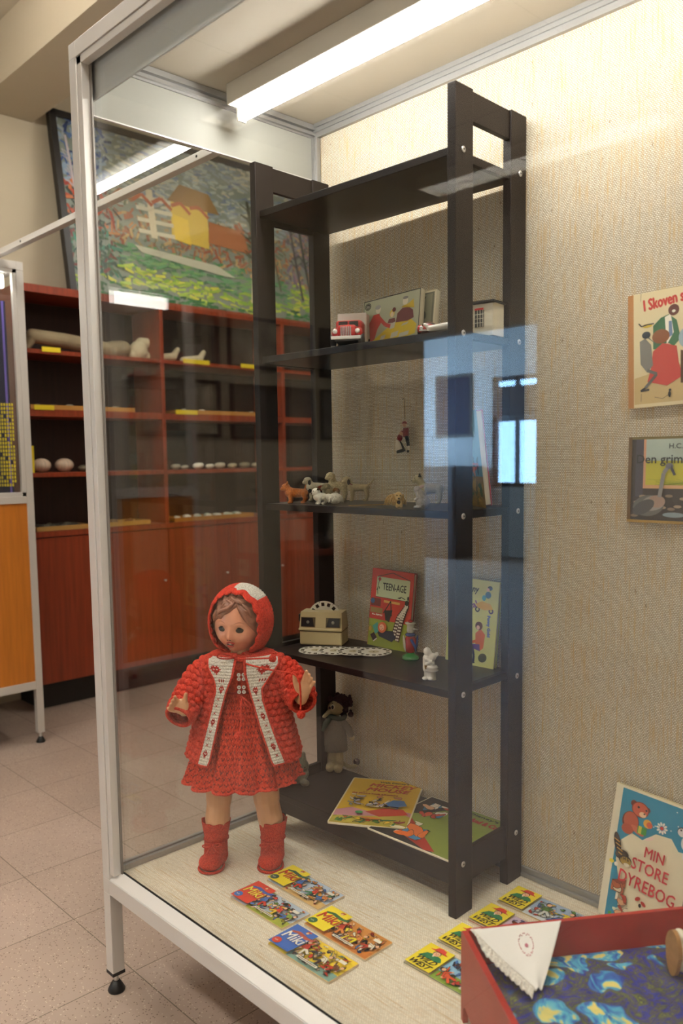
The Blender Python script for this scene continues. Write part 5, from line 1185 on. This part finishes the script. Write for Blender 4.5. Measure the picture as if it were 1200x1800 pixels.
pom(tuple(F(-.004, .308, -.112)), .0100)

# boots
for s, cx, tx in ((-1, -.066, -.074), (1, .067, .064)):
    o = blob('boot', [((cx, -.002, .022), (.0290, .032, .022)), ((tx, -.030, .019), (.0285, .030, .0185)), ((cx, -.002, .022), .0285, (cx+.001, -.003, .062), .0275), ((cx+.001, -.003, .062), .0275, (cx+.002, -.003, .080), .0295)], BOOTK, doll, .0016, 4)
    MB().tube([(tx+.028*math.cos(a), -.028+.0+.029*math.sin(a) if math.sin(a) < 0 else -.028+.055*math.sin(a), .0040) for a in [2*PI*k/40 for k in range(40)]], .0032, BOOTK, n=8, closed=True).build('boot_sole', o)
    MB().grid(lambda u, v: (cx+.002+(.0285+.004*v+.0008*math.sin(2*PI*u*9)*v)*math.cos(2*PI*u), -.001+(.0285+.004*v+.0008*math.sin(2*PI*u*9)*v)*math.sin(2*PI*u), .082+.026*v+.0012*math.sin(2*PI*u*9)*v), 90, 12, BOOTK, cu=True).build('boot_cuff', o, solid=.003)
    k = Vector((cx-.004, -.033, .060))
    lc = MB().tube([(cx+.002+.0285*math.cos(a), -.002+.0285*math.sin(a), .064) for a in [2*PI*q/30 for q in range(30)]], .0016, REDD, n=6, closed=True)
    lc.tube(smooth_path([k, k+Vector((.012, -.004, .006)), k+Vector((.022, -.002, .002)), k+Vector((.012, -.004, -.002)), k]), .0015, REDK, n=6)
    lc.tube(smooth_path([k, k+Vector((-.012, -.004, .004)), k+Vector((-.022, -.0, -.002)), k+Vector((-.012, -.004, -.005)), k]), .0015, REDK, n=6)
    lc.tube(smooth_path([k, k+Vector((-.010, -.004, -.012)), k+Vector((-.018, -.002, -.026))]), .0015, REDK, n=6).tube(smooth_path([k, k+Vector((.010, -.004, -.010)), k+Vector((.017, -.004, -.018))]), .0015, REDK, n=6)
    lc.build('boot_lace', o)

# ------------------------------------------------------------------ the doll bed
BEDR = mat('bed_red_paint', 'a8281e', .45, var=.12, vs=14); BEDF = mat('bed_red_paint_end', 'a04030', .55, var=.08, vs=14)
rzb = math.atan2(.821, .571)     # local x runs along the bed, local -y is its width
bed = E('doll_bed', 'red painted wooden doll bed with patterned mattress at the front right of the case', 'doll bed', (.195, -.232, 0), rz=rzb)
BW_, BL_, BH = .290, .50, .160
def bprism(poly, y0, y1, mt, name):     # polygon in x,z extruded along y
    return MB().prism(poly, y0, y1, mt, M=Matrix(((1, 0, 0, 0), (0, 0, 1, 0), (0, 1, 0, 0), (0, 0, 0, 1)))).build(name, bed)
def endboard(x0):
    poly = [(0, 0)]; n = 10
    arch = [(-.014, 0), (-.014, .026), (-.017, .034), (-.024, .038), (-.031, .034), (-.034, .026)]
    pts = [(.0, 0.0), (-.012, 0)]
    pts += [(-.012, .022), (-.015, .030), (-.022, .034), (-.060, .028), (-BW_+.060, .028), (-BW_+.022, .034), (-BW_+.015, .030), (-BW_+.012, .022), (-BW_+.012, 0), (-BW_, 0), (-BW_, BH-.006), (-BW_+.004, BH), (-.006, BH), (0, BH-.006)]
    M = Matrix(((0, 0, 1, x0), (1, 0, 0, 0), (0, 1, 0, 0), (0, 0, 0, 1)))
    o = MB().prism(pts, 0, .009, BEDF, M=M).build('end_board', bed)
    MB().box(x0-.0004, -BW_+.006, BH-.003, x0+.0094, -.008, BH+.0006, BEDR).build('painted_edge', o)
endboard(0); endboard(BL_-.009)
for y in (-.008, -BW_):
    MB().box(.009, y, .045, BL_-.009, y+.008, BH, BEDR, bev=.001).build('side_board', bed)
MB().box(.009, -BW_+.008, .045, BL_-.009, -.008, .052, BEDR).build('base_board', bed)
def floral():
    m = bpy.data.materials.new('floral_cotton'); m.use_nodes = True; nt = m.node_tree; b = nt.nodes['Principled BSDF']; b.inputs['Roughness'].default_value = .55
    tc = nt.nodes.new('ShaderNodeTexCoord')
    n = nt.nodes.new('ShaderNodeTexNoise'); n.inputs['Scale'].default_value = 9; n.inputs['Detail'].default_value = 2; n.inputs['Distortion'].default_value = .8
    nt.links.new(tc.outputs['Object'], n.inputs['Vector'])
    vm = nt.nodes.new('ShaderNodeVectorMath'); vm.operation = 'MULTIPLY_ADD'; vm.inputs[1].default_value = (.09, .09, .09); nt.links.new(n.outputs['Color'], vm.inputs[0]); nt.links.new(tc.outputs['Object'], vm.inputs[2])
    wv = nt.nodes.new('ShaderNodeTexNoise'); wv.inputs['Scale'].default_value = 26; wv.inputs['Detail'].default_value = 6; wv.inputs['Distortion'].default_value = 3.5; nt.links.new(vm.outputs[0], wv.inputs['Vector'])
    r1 = nt.nodes.new('ShaderNodeValToRGB'); cr = r1.color_ramp; cr.elements[0].position = .3; cr.elements[0].color = lin('242c5c'); cr.elements[1].position = .72; cr.elements[1].color = lin('7e8a2a')
    for p, c in ((.38, '1c2a8a'), (.43, '2f3a9a'), (.46, '33364a'), (.50, '5a5a3c'), (.53, '2a3280'), (.56, '3a3c3a'), (.62, '6a7428'), (.66, '2a2a4a')): e = cr.elements.new(p); e.color = lin(c)
    nt.links.new(wv.outputs['Fac'], r1.inputs[0])
    vo = nt.nodes.new('ShaderNodeTexVoronoi'); vo.inputs['Scale'].default_value = 14.5; vo.inputs['Randomness'].default_value = .75; nt.links.new(vm.outputs[0], vo.inputs['Vector'])
    msk = nt.nodes.new('ShaderNodeValToRGB'); msk.color_ramp.elements[0].position = .44; msk.color_ramp.elements[1].position = .47; msk.color_ramp.elements[0].color = (1, 1, 1, 1); msk.color_ramp.elements[1].color = (0, 0, 0, 1)
    nt.links.new(vo.outputs['Distance'], msk.inputs[0])
    w2 = nt.nodes.new('ShaderNodeTexNoise'); w2.inputs['Scale'].default_value = 26; w2.inputs['Detail'].default_value = 2; w2.inputs['Distortion'].default_value = 1.5
    mp = nt.nodes.new('ShaderNodeMapping'); mp.inputs['Scale'].default_value = (1.6, .6, 1); nt.links.new(vm.outputs[0], mp.inputs[0]); nt.links.new(mp.outputs[0], w2.inputs['Vector'])
    r2 = nt.nodes.new('ShaderNodeValToRGB'); cr = r2.color_ramp; cr.elements[0].position = .32; cr.elements[0].color = lin('1d3f9a'); cr.elements[1].position = .68; cr.elements[1].color = lin('e0cc72')
    for p, c in ((.42, '2a6ab0'), (.50, '3f9ac0'), (.56, '63b4c4'), (.61, 'cfc878')): e = cr.elements.new(p); e.color = lin(c)
    nt.links.new(w2.outputs['Fac'], r2.inputs[0])
    mx = nt.nodes.new('ShaderNodeMixRGB'); nt.links.new(msk.outputs[0], mx.inputs[0]); nt.links.new(r1.outputs[0], mx.inputs[1]); nt.links.new(r2.outputs[0], mx.inputs[2]); nt.links.new(mx.outputs[0], b.inputs['Base Color'])
    return m
def mtop(u, v):
    x = .010+(BL_-.020)*u; y = -.0085-(BW_-.017)*v; e = min(1, min(u, 1-u)*14, min(v, 1-v)*9)
    return (x, y, .096+.012*e**.5+.005*noise.noise(Vector((x*16, y*16, 1)))*e+.003*noise.noise(Vector((x*40, y*34, 5)))*e)
mt_ = MB().grid(mtop, 110, 70, floral()).box(.010, -BW_+.0085, .052, BL_-.010, -.0085, .097, floral())
mt_.build('mattress', bed)
# handkerchief
HK = mat('handkerchief_cotton', 'e9e5de', .85, bump=.3, bs=500); PINK = mat('embroidery_pink', 'd9a8a8', .9)
A_, B_, C_ = Vector((.012, -.012, .1625)), Vector((.172, -.012, .1630)), Vector((.088, -.118, .122))
def hk(u, v):
    p = A_.lerp(B_, u); q = A_.lerp(C_, 1).lerp(C_, 0)
    pt_ = p.lerp(C_+Vector(((u-.5)*.012, 0, 0)), v); pt_ = Vector(pt_)
    pt_.z = .1635*(1-v)**1.0+.1215*v-.012*math.sin(PI*v)*.4+.0025*math.sin(9*u+3*v)*v
    if u < .12: pt_.z += .001
    return pt_
h = E('handkerchief', 'folded white handkerchief with lace edge and pink embroidery draped over the doll bed', 'handkerchief', (.195, -.232, 0), rz=rzb)
MB().grid(hk, 40, 40, HK).build('cloth', h, solid=.0012)
def lace(u, v):
    p = hk(0.0, .35+.65*u) if False else Vector(hk(0.02, u)); d = Vector((-.012, -.020, -.003)); w_ = .5+.5*math.sin(u*46)
    s_ = min(1, (u-.0)*4)*1.0
    return p+d*(v*(.94+.06*w_))*s_+Vector((0, 0, .0015*math.sin(u*80)*v+.002))
LACE = mat('lace_cotton', 'dcd6ca', .9, var=.25, vs=260, bump=1.0, bs=420)
MB().grid(lace, 120, 8, LACE).build('lace_edge', h, solid=.001)
b = MB()
for k in range(34):
    a = 2*PI*k/34; uu, vv = .56+.10*math.cos(a), .30+.17*math.sin(a)*(1 if k % 3 else .85); b.ball(tuple(hk(uu, vv)+Vector((0, 0, .0012))), .0011, PINK, n=6)
for k in range(6): b.ball(tuple(hk(.56+.012*math.cos(k), .31+.016*math.sin(k))+Vector((0, 0, .0012))), .0018, mat('embroidery_rose', 'c87888', .9), n=6)
b.build('embroidery', h)
# little shoe lying on the mattress
CRL = mat('cream_leather', 'ddd4bc', .45, bump=.15, bs=90); SOL = mat('tan_sole', 'a87c4c', .6, var=.15, vs=60)
s_ = E('doll_shoe', 'small cream leather doll shoe lying on its side on the patterned mattress', 'shoe', (.468, -.026, .110), rz=IR+.20)
so = MB().prism([(.019*math.sin(a)*(1 if math.cos(a) < 0 else .86), -.038*math.cos(a)) for a in [2*PI*k/28 for k in range(28)]], -.007, 0, SOL, M=Matrix(((0, 0, 1, 0), (1, 0, 0, 0), (0, 1, 0, .038), (0, 0, 0, 1))))
so.build('sole', s_)
blob('upper', [((.008, 0, .064), (.009, .014, .012)), ((.012, 0, .048), (.014, .017, .018)), ((.019, 0, .026), (.021, .0175, .020)), ((.022, 0, .016), (.024, .017, .012))], CRL, s_, .0012, 3)
MB().tube([(.018-.006*math.sin(a), .0185*math.cos(a), .034+.016*math.sin(a)) for k, a in enumerate([2*PI*q/24 for q in range(24)])], .0012, SOL, n=6, closed=True).build('seam', s_)
# ------------------------------------------------------------------ behind: bookcase with collections, painting, second case
BX = -2.9; BK = -3.195
bc = E('wall_bookcase', 'long reddish brown bookcase of open shelves over cupboard doors along the left wall', 'bookcase', (-3.05, 1.9, FZ))
def bp2(mb, name, parent=bc, top=True):
    o = mb.build(name, parent)
    if top: o.matrix_parent_inverse = Matrix.Translation((3.05, -1.9, -FZ))
    return o
Y0, Y1 = .385, 3.40
bp2(MB().box(BK, Y0, 1.758, BX, Y1, 1.795, CHERRY), 'top_board')
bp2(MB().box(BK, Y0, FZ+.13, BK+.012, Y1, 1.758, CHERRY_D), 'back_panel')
for y in (Y0, 1.135, 1.975, 2.70, Y1-.022): bp2(MB().box(BK+.012, y, .61, BX-(0 if y in (Y0,) else .002), y+.022, 1.758, CHERRY), 'divider')
for z, th, in ((1.472, .020), (1.172, .034), (.878, .022)): bp2(MB().box(BK+.012, Y0+.022, z-th*.0, BX-.004, Y1-.022, z+th, CHERRY), 'shelf')
bp2(MB().box(BK, Y0, .585, BX+.004, Y1, .612, CHERRY), 'counter')
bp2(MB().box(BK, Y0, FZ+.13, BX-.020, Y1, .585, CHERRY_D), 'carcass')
bp2(MB().box(BK, Y0+.03, FZ, BX-.06, Y1, FZ+.13, mat('plinth_black', '17120f', .6)), 'plinth')
for i, (a_, b_) in enumerate(((.388, .735), (.740, 1.146), (1.151, 1.561), (1.566, 1.975), (1.98, 2.385), (2.39, 2.8), (2.805, 3.38))):
    d = bp2(MB().box(BX-.019, a_, FZ+.135, BX, b_, .58, CHERRY, bev=.001), 'cupboard_door')
    k = MB().tube([(BX, b_-.03, .30), (BX+.012, b_-.03, .30)], [.004, .006], ALU, n=10).build('key_plate', d); k.matrix_parent_inverse = Matrix.Identity(4)
# labels on the shelf edges
for nm, y0, y1, z in (('on the top shelf edge below the long horn', .482, .575, 1.494), ('on the top shelf edge below the jaw bones', 1.278, 1.45, 1.494), ('on the top shelf edge seen beside the bookshelf post', 1.67, 1.77, 1.494), ('on the middle shelf edge at the left', .43, .53, 1.215), ('on the middle shelf edge right of the divider', 1.22, 1.36, 1.215)):
    tag(MB().box(BX-.003, y0, z-.012, BX+.0005, y1, z+.011, LEMON).build('paper_label'), 'small yellow paper label '+nm, 'label')
tag(MB().box(BX-.02, .395, .90, BX-.016, .425, 1.03, LEMON).build('yellow_card'), 'upright yellow card at the left end of the shelf with the white shells', 'card')
BONE = mat('bone', '8e7f62', .8, var=.2, vs=12, bump=.4, bs=40); PALE = mat('pale_bone', 'c4b898', .8, var=.15, vs=20)
def loose(name, label, cat, caps, mt, loc, rz=0, group=None, vox=.004):
    o = blob(name, caps, mt, None, vox, 3); o.location = loc; o.rotation_euler = (0, 0, rz); return tag(o, label, cat, group)
loose('horn', 'long grey brown horn bending down at its left end on the top open shelf', 'horn', [((0, .0, .030), .018, (0, .03, .085), .030), ((0, .03, .085), .035, (0, .20, .075), .038), ((0, .20, .075), .038, (0, .46, .045), .040), ((0, .46, .050), .048, (0, .52, .06), .045)], BONE, (-3.04, .47, 1.488))
loose('skull_bone', 'pale knobbly bone standing right of the long horn on the top open shelf', 'bone', [((0, 0, .05), (.05, .05, .055)), ((0, .02, .09), .035, (0, .06, .10), .025), ((0, -.03, .03), .03, (0, .07, .025), .025)], PALE, (-3.03, 1.08, 1.493))
for i, (y, l) in enumerate(((1.24, 'left'), (1.42, 'right'))):
    loose('jaw_bone', 'pale jaw bone on the top open shelf, the %s of two' % l, 'bone', [((0, -.07, .02), .018, (0, .05, .035), .022), ((0, .05, .035), .020, (0, .08, .075), .014)], PALE, (-3.02, y, 1.493), .1*i)
for i, (y, r) in enumerate(((.505, .048), (.625, .048))):
    t = E('shell', 'round striped white shell on the lower open shelf, the %s of two' % ('left', 'right')[i], 'shell', (-3.02, y, .9005))
    MB().ball((0, 0, r*.72), (r*.9, r, r*.72), mat('shell_white', 'c9b29a', .5, var=.25, vs=18, vstretch=(1, 6, .5))).build('shell_body', t)
for i, (y, r, c) in enumerate(((.72, .028, '6a6250'), (.79, .020, '8a8270'), (1.27, .026, 'b5ad98'), (1.33, .02, 'c9c2ae'), (1.42, .03, 'd9d4c4'), (1.50, .024, 'cfc8b4'), (1.57, .03, 'b9b19a'), (1.66, .026, 'a89c7c'), (1.75, .03, '7f765e'), (1.84, .028, '9a9078'))):
    b = blob('specimen', [((0, 0, r*.6), (r, r*1.1, r*.6)), ((r*.5, r*.4, r*.7), (r*.6, r*.5, r*.5))], mat('stone_'+c, c, .8, var=.3, vs=30), None, .004, 2); b.location = (-3.0, y, .9005)
    tag(b, 'small stone or shell specimen in the row on the lower open shelf', 'specimen', 'specimens in the row on the lower shelf')
PLC = {1: ', at the left end of the counter', 2: '', 3: ' on the counter', 4: ' at the left', 5: ' right of the divider'}
def tray(name, label, y0, y1, z, n, cols, seed, fr='b08a4a', tilt=0):
    t = E(name, label, 'specimen tray', (-2.995, (y0+y1)/2, z)); w_ = (y1-y0)/2; fm = mat('tray_wood_'+fr, fr, .5)
    MB().box(-.075, -w_, 0, .075, w_, .006, ink('3a382e', .8)).build('tray_base', t)
    f = MB().box(-.08, -w_, 0, -.072, w_, .022, fm).box(.072, -w_, 0, .08, w_, .022, fm).box(-.072, -w_, 0, .072, -w_+.008, .022, fm).box(-.072, w_-.008, 0, .072, w_, .022, fm); f.build('tray_frame', t)
    q = random.Random(seed)
    for k in range(n):
        s = tag(MB().ball((0, 0, 0), (q.uniform(.018, .03), q.uniform(.012, .02), q.uniform(.008, .014)), mat('find_'+cols[k % len(cols)], cols[k % len(cols)], .6)).build('specimen'), 'small find lying in the '+label.split(' with ')[0].split(' on the ')[0].replace('wooden ', '')+PLC[seed], 'specimen', 'finds in the '+name+' '+str(seed)+' row')
        s.location = (-2.995+(-.035 if k % 2 else .035), y0+.03+(y1-y0-.06)*(k+.5)/n, z+.018); s.rotation_euler = (0, 0, q.uniform(0, 3))
tray('specimen_tray', 'dark tray of flints on the bookcase counter at its left end', .42, .70, .6125, 14, ['24221e', '38342a', '5a5648'], 1)
tray('specimen_tray', 'shallow wooden tray on the bookcase counter, half hidden by the case post', .78, 1.05, .6125, 4, ['7a5a34', '8a6a3c'], 2, 'c09a4a')
tray('specimen_tray', 'wooden tray with rows of white shells on the bookcase counter', 1.20, 1.75, .6125, 14, ['d4d0bc', 'b9c0a8', 'e4e0d0'], 3, 'a8742c')
tray('specimen_tray', 'low tray of flints on the middle open shelf at the left', .42, .98, 1.2065, 12, ['5a5648', '8a8470', '3a362c'], 4, 'b5803c')
tray('specimen_tray', 'low tray of flints on the middle open shelf right of the divider', 1.25, 1.9, 1.2065, 10, ['a8a490', '6a6452', 'c4c0ac'], 5, 'b5803c')

# large landscape painting leaning on the bookcase
PW_, PH_ = 2.05, .915
pa = E('landscape_painting', 'large colourful landscape painting with trees and yellow house standing on the bookcase', 'painting', (-2.985, .705, 1.796), rot=(PI/2, 0, PI/2))
pa.rotation_euler = (Matrix.Rotation(-.17, 3, 'Y') @ Matrix(((0, 0, 1), (1, 0, 0), (0, 1, 0)))).to_euler()
MB().box(0, 0, -.012, PW_, PH_, .004, mat('canvas_back', '6a5a44', .9)).build('canvas', pa)
BLF = mat('black_frame', '161210', .5)
MB().box(-.03, 0, -.02, .004, PH_+.03, .02, BLF).box(PW_-.004, 0, -.02, PW_+.03, PH_+.03, .02, BLF).box(-.03, PH_-.004, -.02, PW_+.03, PH_+.03, .02, BLF).build('frame', pa)
a = Art(PW_, PH_, .0000025, .5); R_ = random.Random(12)
pal = {'sky': ['98a4a6', '8c999c', 'b4b4a2', '7e8f9a', 'b8b09a', 'a2aaa6', '6c7c94', 'a6afa8'], 'skyb': ['38548c', '55709c', '2c3e6a', '8ca2b8', '98a2a8'], 'mid': ['a2664a', 'b47e50', '94543e', '757258', 'b09668', '845444', '988664', '667460'],
       'red': ['963626', 'b04a2c', '742f22', '423434', 'bc6a3a', '2e3c32'], 'teal': ['276458', '388470', '224a46', '446448', '743430', '345446'], 'gras': ['4a8456', '5a9264', '689c70', '447454', '78a266'], 'lit': ['a0c046', '88b03c', 'b8ca58', '94b448', 'cccb4c'], 'dk': ['277040', '1e6238', '328044', '245838'], 'purp': ['746480', '947480', '84848e', 'b89868', 'a27656', '625c64']}
def zone(x, y):
    if y < .06+.03*math.sin(x*9): return 'dk'
    if x < .13: return 'skyb' if y > .66 else ('red' if y > .40 else ('teal' if y > .12 else 'lit'))
    if y < .16+.05*math.sin(x*5+1): return 'lit'
    if x > .70: return 'lit' if y < .26 else ('purp' if y < .72 else 'sky')
    if y < .36-.12*x: return 'gras'
    if y < .56+.03*math.sin(x*14): return 'mid'
    return 'sky'
a.rect(0, 0, 1, 1, '7f8a80')
for k in range(2800):
    x, y = R_.uniform(0, 1), R_.uniform(0, 1); z = zone(min(1, max(0, x+R_.uniform(-.015, .015))), min(1, max(0, y+R_.uniform(-.02, .02)))); L = R_.uniform(.006, .017); t_ = R_.uniform(.004, .009)
    an = R_.uniform(-.4, .4) if z in ('sky', 'gras', 'lit', 'dk') else R_.uniform(0, 3.1)
    asp = PW_/PH_; dx, dy = L*math.cos(an), L*math.sin(an)*asp
    p, q = (max(0, x-dx), min(1, max(0, y-dy))), (min(1, x+dx), min(1, max(0, y+dy))); a.line(p, q, t_, R_.choice(pal[z]))
# house and terraces
a.poly([(.30, .42), (.42, .40), (.43, .66), (.38, .72), (.31, .68)], 'cdb04a').poly([(.30, .66), (.345, .78), (.44, .76), (.47, .64), (.40, .64)], '8a6a3c').poly([(.31, .42), (.36, .40), (.36, .56), (.31, .58)], 'e0c040').poly([(.42, .44), (.56, .42), (.55, .56), (.43, .58)], 'a86a44')
for k in range(4): a.rect(.20, .42+.07*k, .31, .445+.07*k, 'c4bfa8')
a.rect(.235, .40, .255, .70, 'c9c0a4').poly([(.18, .34), (.44, .30), (.50, .24), (.46, .24), (.2, .30)], 'b9b8a4')
for k in range(5): a.path([(.13+.06*k, .60+.01*k), (.16+.06*k, .66), (.19+.06*k, .60)], .010, random.Random(k).choice(['a85a3a', '9a6a4a', 'b07a5a']))
def tree(x, y0, y1, t_, spread, col, n, seed):
    q = random.Random(seed); a.path([(x+.01, y0), (x, (y0+y1)/2), (x-.008, y1)], t_, col)
    for k in range(n):
        yy = y0+(y1-y0)*q.uniform(.35, .95); s = q.choice([-1, 1]); L = spread*q.uniform(.4, 1)
        a.path([(x, yy), (x+s*L*.5, yy+L*1.1), (x+s*L*q.uniform(.7, 1.1), yy+L*2.3*q.uniform(.5, 1))], t_*.35, col)
tree(.585, .10, .78, .011, .045, '3a3f30', 26, 3); tree(.615, .10, .70, .008, .04, '4a4c38', 18, 4); tree(.655, .20, .62, .006, .03, '5a5a44', 10, 5)
tree(.065, .30, .78, .012, .035, '1a1a20', 14, 6); tree(.03, .4, .9, .006, .03, 'b9b0b4', 8, 7)
for k in range(7): tree(.74+.036*k, .16, .70+.04*math.sin(k), .008, .03, ['3a3a44', '2f3a34', '4a4450', '34506a'][k % 4], 12, 20+k)
a.poly([(.545, .09), (.555, .20), (.56, .25), (.568, .20), (.574, .09)], 'd9cfae').ell(.56, .27, .007, .007, 'c9a47a')
a.build('painted_surface', pa, (0, 0, .0042))

# the second display case, standing against the left wall
c2 = E('second_display_case', 'aluminium display case with golden wood base panels and a dark poster at the far left', 'display case', (-2.8, -.82, FZ))
def cq(mb, name, parent=c2, **k):
    o = mb.build(name, parent, **k)
    if parent is c2: o.matrix_parent_inverse = Matrix.Translation((2.8, .82, -FZ))
    return o
ax, bx, ay, by = -3.16, -2.47, -1.86, .222
for (x, y) in ((bx-.03, by-.03), (bx-.03, ay), (ax, by-.03), (ax, ay)):
    po = cq(MB().box(x, y, FZ+.045, x+.03, y+.03, -.036, ALU, bev=.001).box(x, y, -.0355, x+.03, y+.03, 1.748, ALU, bev=.001).box(x, y, 1.749, x+.03, y+.03, 1.785, ALU, bev=.001), 'corner_post'); leg_foot(po, x+.015, y+.015)
for z0, z1 in ((-.037, -.002), (.776, .806), (1.752, 1.785)):
    cq(MB().box(bx-.03, ay+.03, z0, bx, by-.03, z1, ALU, bev=.001), 'rail'); cq(MB().box(ax, ay+.03, z0, ax+.03, by-.03, z1, ALU, bev=.001), 'rail')
    for y in (ay, by-.03): cq(MB().box(ax+.03, y, z0, bx-.03, y+.03, z1, ALU, bev=.001), 'rail')
cq(MB().box(bx-.020, ay+.03, -.002, bx-.006, by-.03, .776, ORANGE), 'base_panel'); cq(MB().box(ax+.01, ay+.03, -.002, ax+.02, by-.03, 1.75, WHITEW), 'back_panel')
for y in (ay+.008, by-.018): cq(MB().box(ax+.03, y, -.002, bx-.03, y+.010, .776, ORANGE), 'base_panel')
cq(MB().box(ax+.02, ay+.02, .776, bx-.03, by-.02, .790, HESS_FLOOR), 'floor_board'); cq(MB().box(ax+.02, ay+.02, 1.772, bx-.03, by-.02, 1.782, WHITEW), 'roof_board')
b = MB()
for a_ in ((ay+.03, .806, ay+.048, 1.752), (by-.048, .806, by-.03, 1.752), (ay+.03, .806, by-.03, .824), (ay+.03, 1.736, by-.03, 1.752)): b.box(bx-.022, a_[0], a_[1], bx-.002, a_[2], a_[3], ALU, bev=.001)
cq(b, 'glazing_bead'); cq(MB().box(bx-.014, ay+.03, .806, bx-.009, by-.03, 1.752, GLASS), 'front_glass')
cq(MB().box(ax+.03, by-.018, .806, bx-.03, by-.013, 1.752, GLASS), 'end_glass'); cq(MB().box(ax+.03, ay+.013, .806, bx-.03, ay+.018, 1.752, GLASS), 'end_glass')
t = E('cabinet_strip_light', 'strip light under the roof of the second display case', 'tube light', (-2.53, -.82, 1.735))
MB().box(-.02, -.93, 0, .012, .98, .037, LHOUS, bev=.002).build('housing', t); MB().box(-.018, -.93, -.055, .010, .98, -.002, CAB_E, bev=.004).build('diffuser', t)
# poster inside
a = Art(1.2, .84, .0002, .6)
a.rect(0, 0, 1, 1, '1b1f3a').rect(.985, 0, .993, 1, '6a5ab0')
a.ell(.955, .86, .008, .008, 'e6d83a').ell(.965, .845, .006, .006, 'e6d83a').ell(.945, .83, .006, .006, 'e6d83a').ell(.93, .85, .01, .006, 'e6d83a').ell(.93, .70, .03, .05, 'b0301e')
for i in range(34):
    for j in range(22):
        if (i*7+j*3) % 11: a.rect(.70+.0078*i, .06+.019*j, .7060+.0078*i, .074+.019*j, 'c9b82a')
ps = E('poster', 'dark blue poster with yellow dots standing inside the second display case', 'poster', (-2.60, -1.008, .80), rot=(PI/2, 0, PI/2))
MB().box(0, 0, -.004, 1.2, .84, 0, ink('15182c')).build('board', ps); a.build('printed_art', ps, (0, 0, .0002))
# brace between the two cases
br = E('brace_bar', 'slim aluminium bar bracing the top of the doll case to the second display case', 'bar', (-1.6, .115, 1.787))
MB().box(-.88, -.014, 0, .905, .014, .022, ALU, bev=.002).build('bar', br)
for x in (-.6, 0, .6): MB().tube([(x, -.0142, .011), (x, -.0155, .011)], .004, BLACKP, n=10).build('screw', br)

# framed photographs on the wall, seen as reflections
def frame_pic(y0, y1, z0, z1, label, seed):
    t = E('framed_photograph', label, 'picture', (-3.2, (y0+y1)/2, z0)); w_, h_ = (y1-y0)/2, z1-z0; fm = mat('picture_frame_dark', '2c241c', .5)
    MB().box(.0, -w_, 0, .02, -w_+.02, h_, fm).box(0, w_-.02, 0, .02, w_, h_, fm).box(0, -w_+.02, 0, .02, w_-.02, .02, fm).box(0, -w_+.02, h_-.02, .02, w_-.02, h_, fm).build('frame', t)
    MB().box(0, -w_+.02, .02, .006, w_-.02, h_-.02, mat('photograph_%d' % (seed % 3), ('4a4640', '6a665c', 'b5ad98')[seed % 3], .4, var=.6, vs=9)).build('print', t)
PV = [(1.10, 1.50, 1.50, 1.84), (1.53, 1.72, 1.52, 1.84), (1.79, 2.48, 1.52, 1.84), (2.55, 2.90, 1.50, 1.83), (1.10, 1.48, 1.09, 1.43), (1.51, 1.72, 1.09, 1.43), (1.80, 2.48, 1.08, 1.42), (2.55, 2.92, 1.08, 1.42), (2.97, 3.60, 1.45, 1.75), (3.03, 3.50, 1.08, 1.34)]
ORD = ['first', 'second', 'third', 'fourth', 'first', 'second', 'third', 'fourth']
for i, (y0, y1, z0, z1) in enumerate(PV):
    lb = ('framed photograph, the %s from the left in the reflected %s row' % (ORD[i], 'upper' if i < 4 else 'lower')) if i < 8 else ('wide framed triptych print above the smaller one, left of the wall corner' if i == 8 else 'smaller framed print under the triptych, left of the wall corner')
    frame_pic(-.80-y1, -.80-y0, z0, z1, lb, i if i < 8 else 2)

# old machine standing in the room before the glass, seen as a dark reflection
t = E('cast_iron_machine', 'dark cast iron machine with flywheel on a small brown cabinet, seen reflected', 'machine', (-2.0, -2.25, FZ), rz=.6)
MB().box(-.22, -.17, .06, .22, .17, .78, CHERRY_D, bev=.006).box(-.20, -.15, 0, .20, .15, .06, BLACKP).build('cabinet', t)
MB().box(-.24, -.19, .78, .24, .19, .81, CHERRY, bev=.004).build('cabinet_top', t)
IRON = mat('black_cast_iron', '141312', .35)
blob('machine_body', [((-.14, 0, .83), .06, (-.14, 0, 1.02), .05), ((-.14, 0, 1.04), .05, (.12, 0, 1.08), .045), ((.12, 0, 1.08), .04, (.13, 0, .90), .03), ((-.2, 0, .83), .03, (.2, 0, .83), .03)], IRON, t, .008, 3)
MB().tube([(-.23+.0*a, .11*math.cos(a), 1.02+.11*math.sin(a)) for a in [2*PI*k/36 for k in range(36)]], .014, IRON, n=10, closed=True).tube([(-.24, 0, 1.02), (-.16, 0, 1.02)], .018, IRON, n=10).tube([(-.23, -.11, 1.02), (-.23, .11, 1.02)], .008, IRON, n=8).tube([(-.23, 0, .91), (-.23, 0, 1.13)], .008, IRON, n=8).build('flywheel', t)
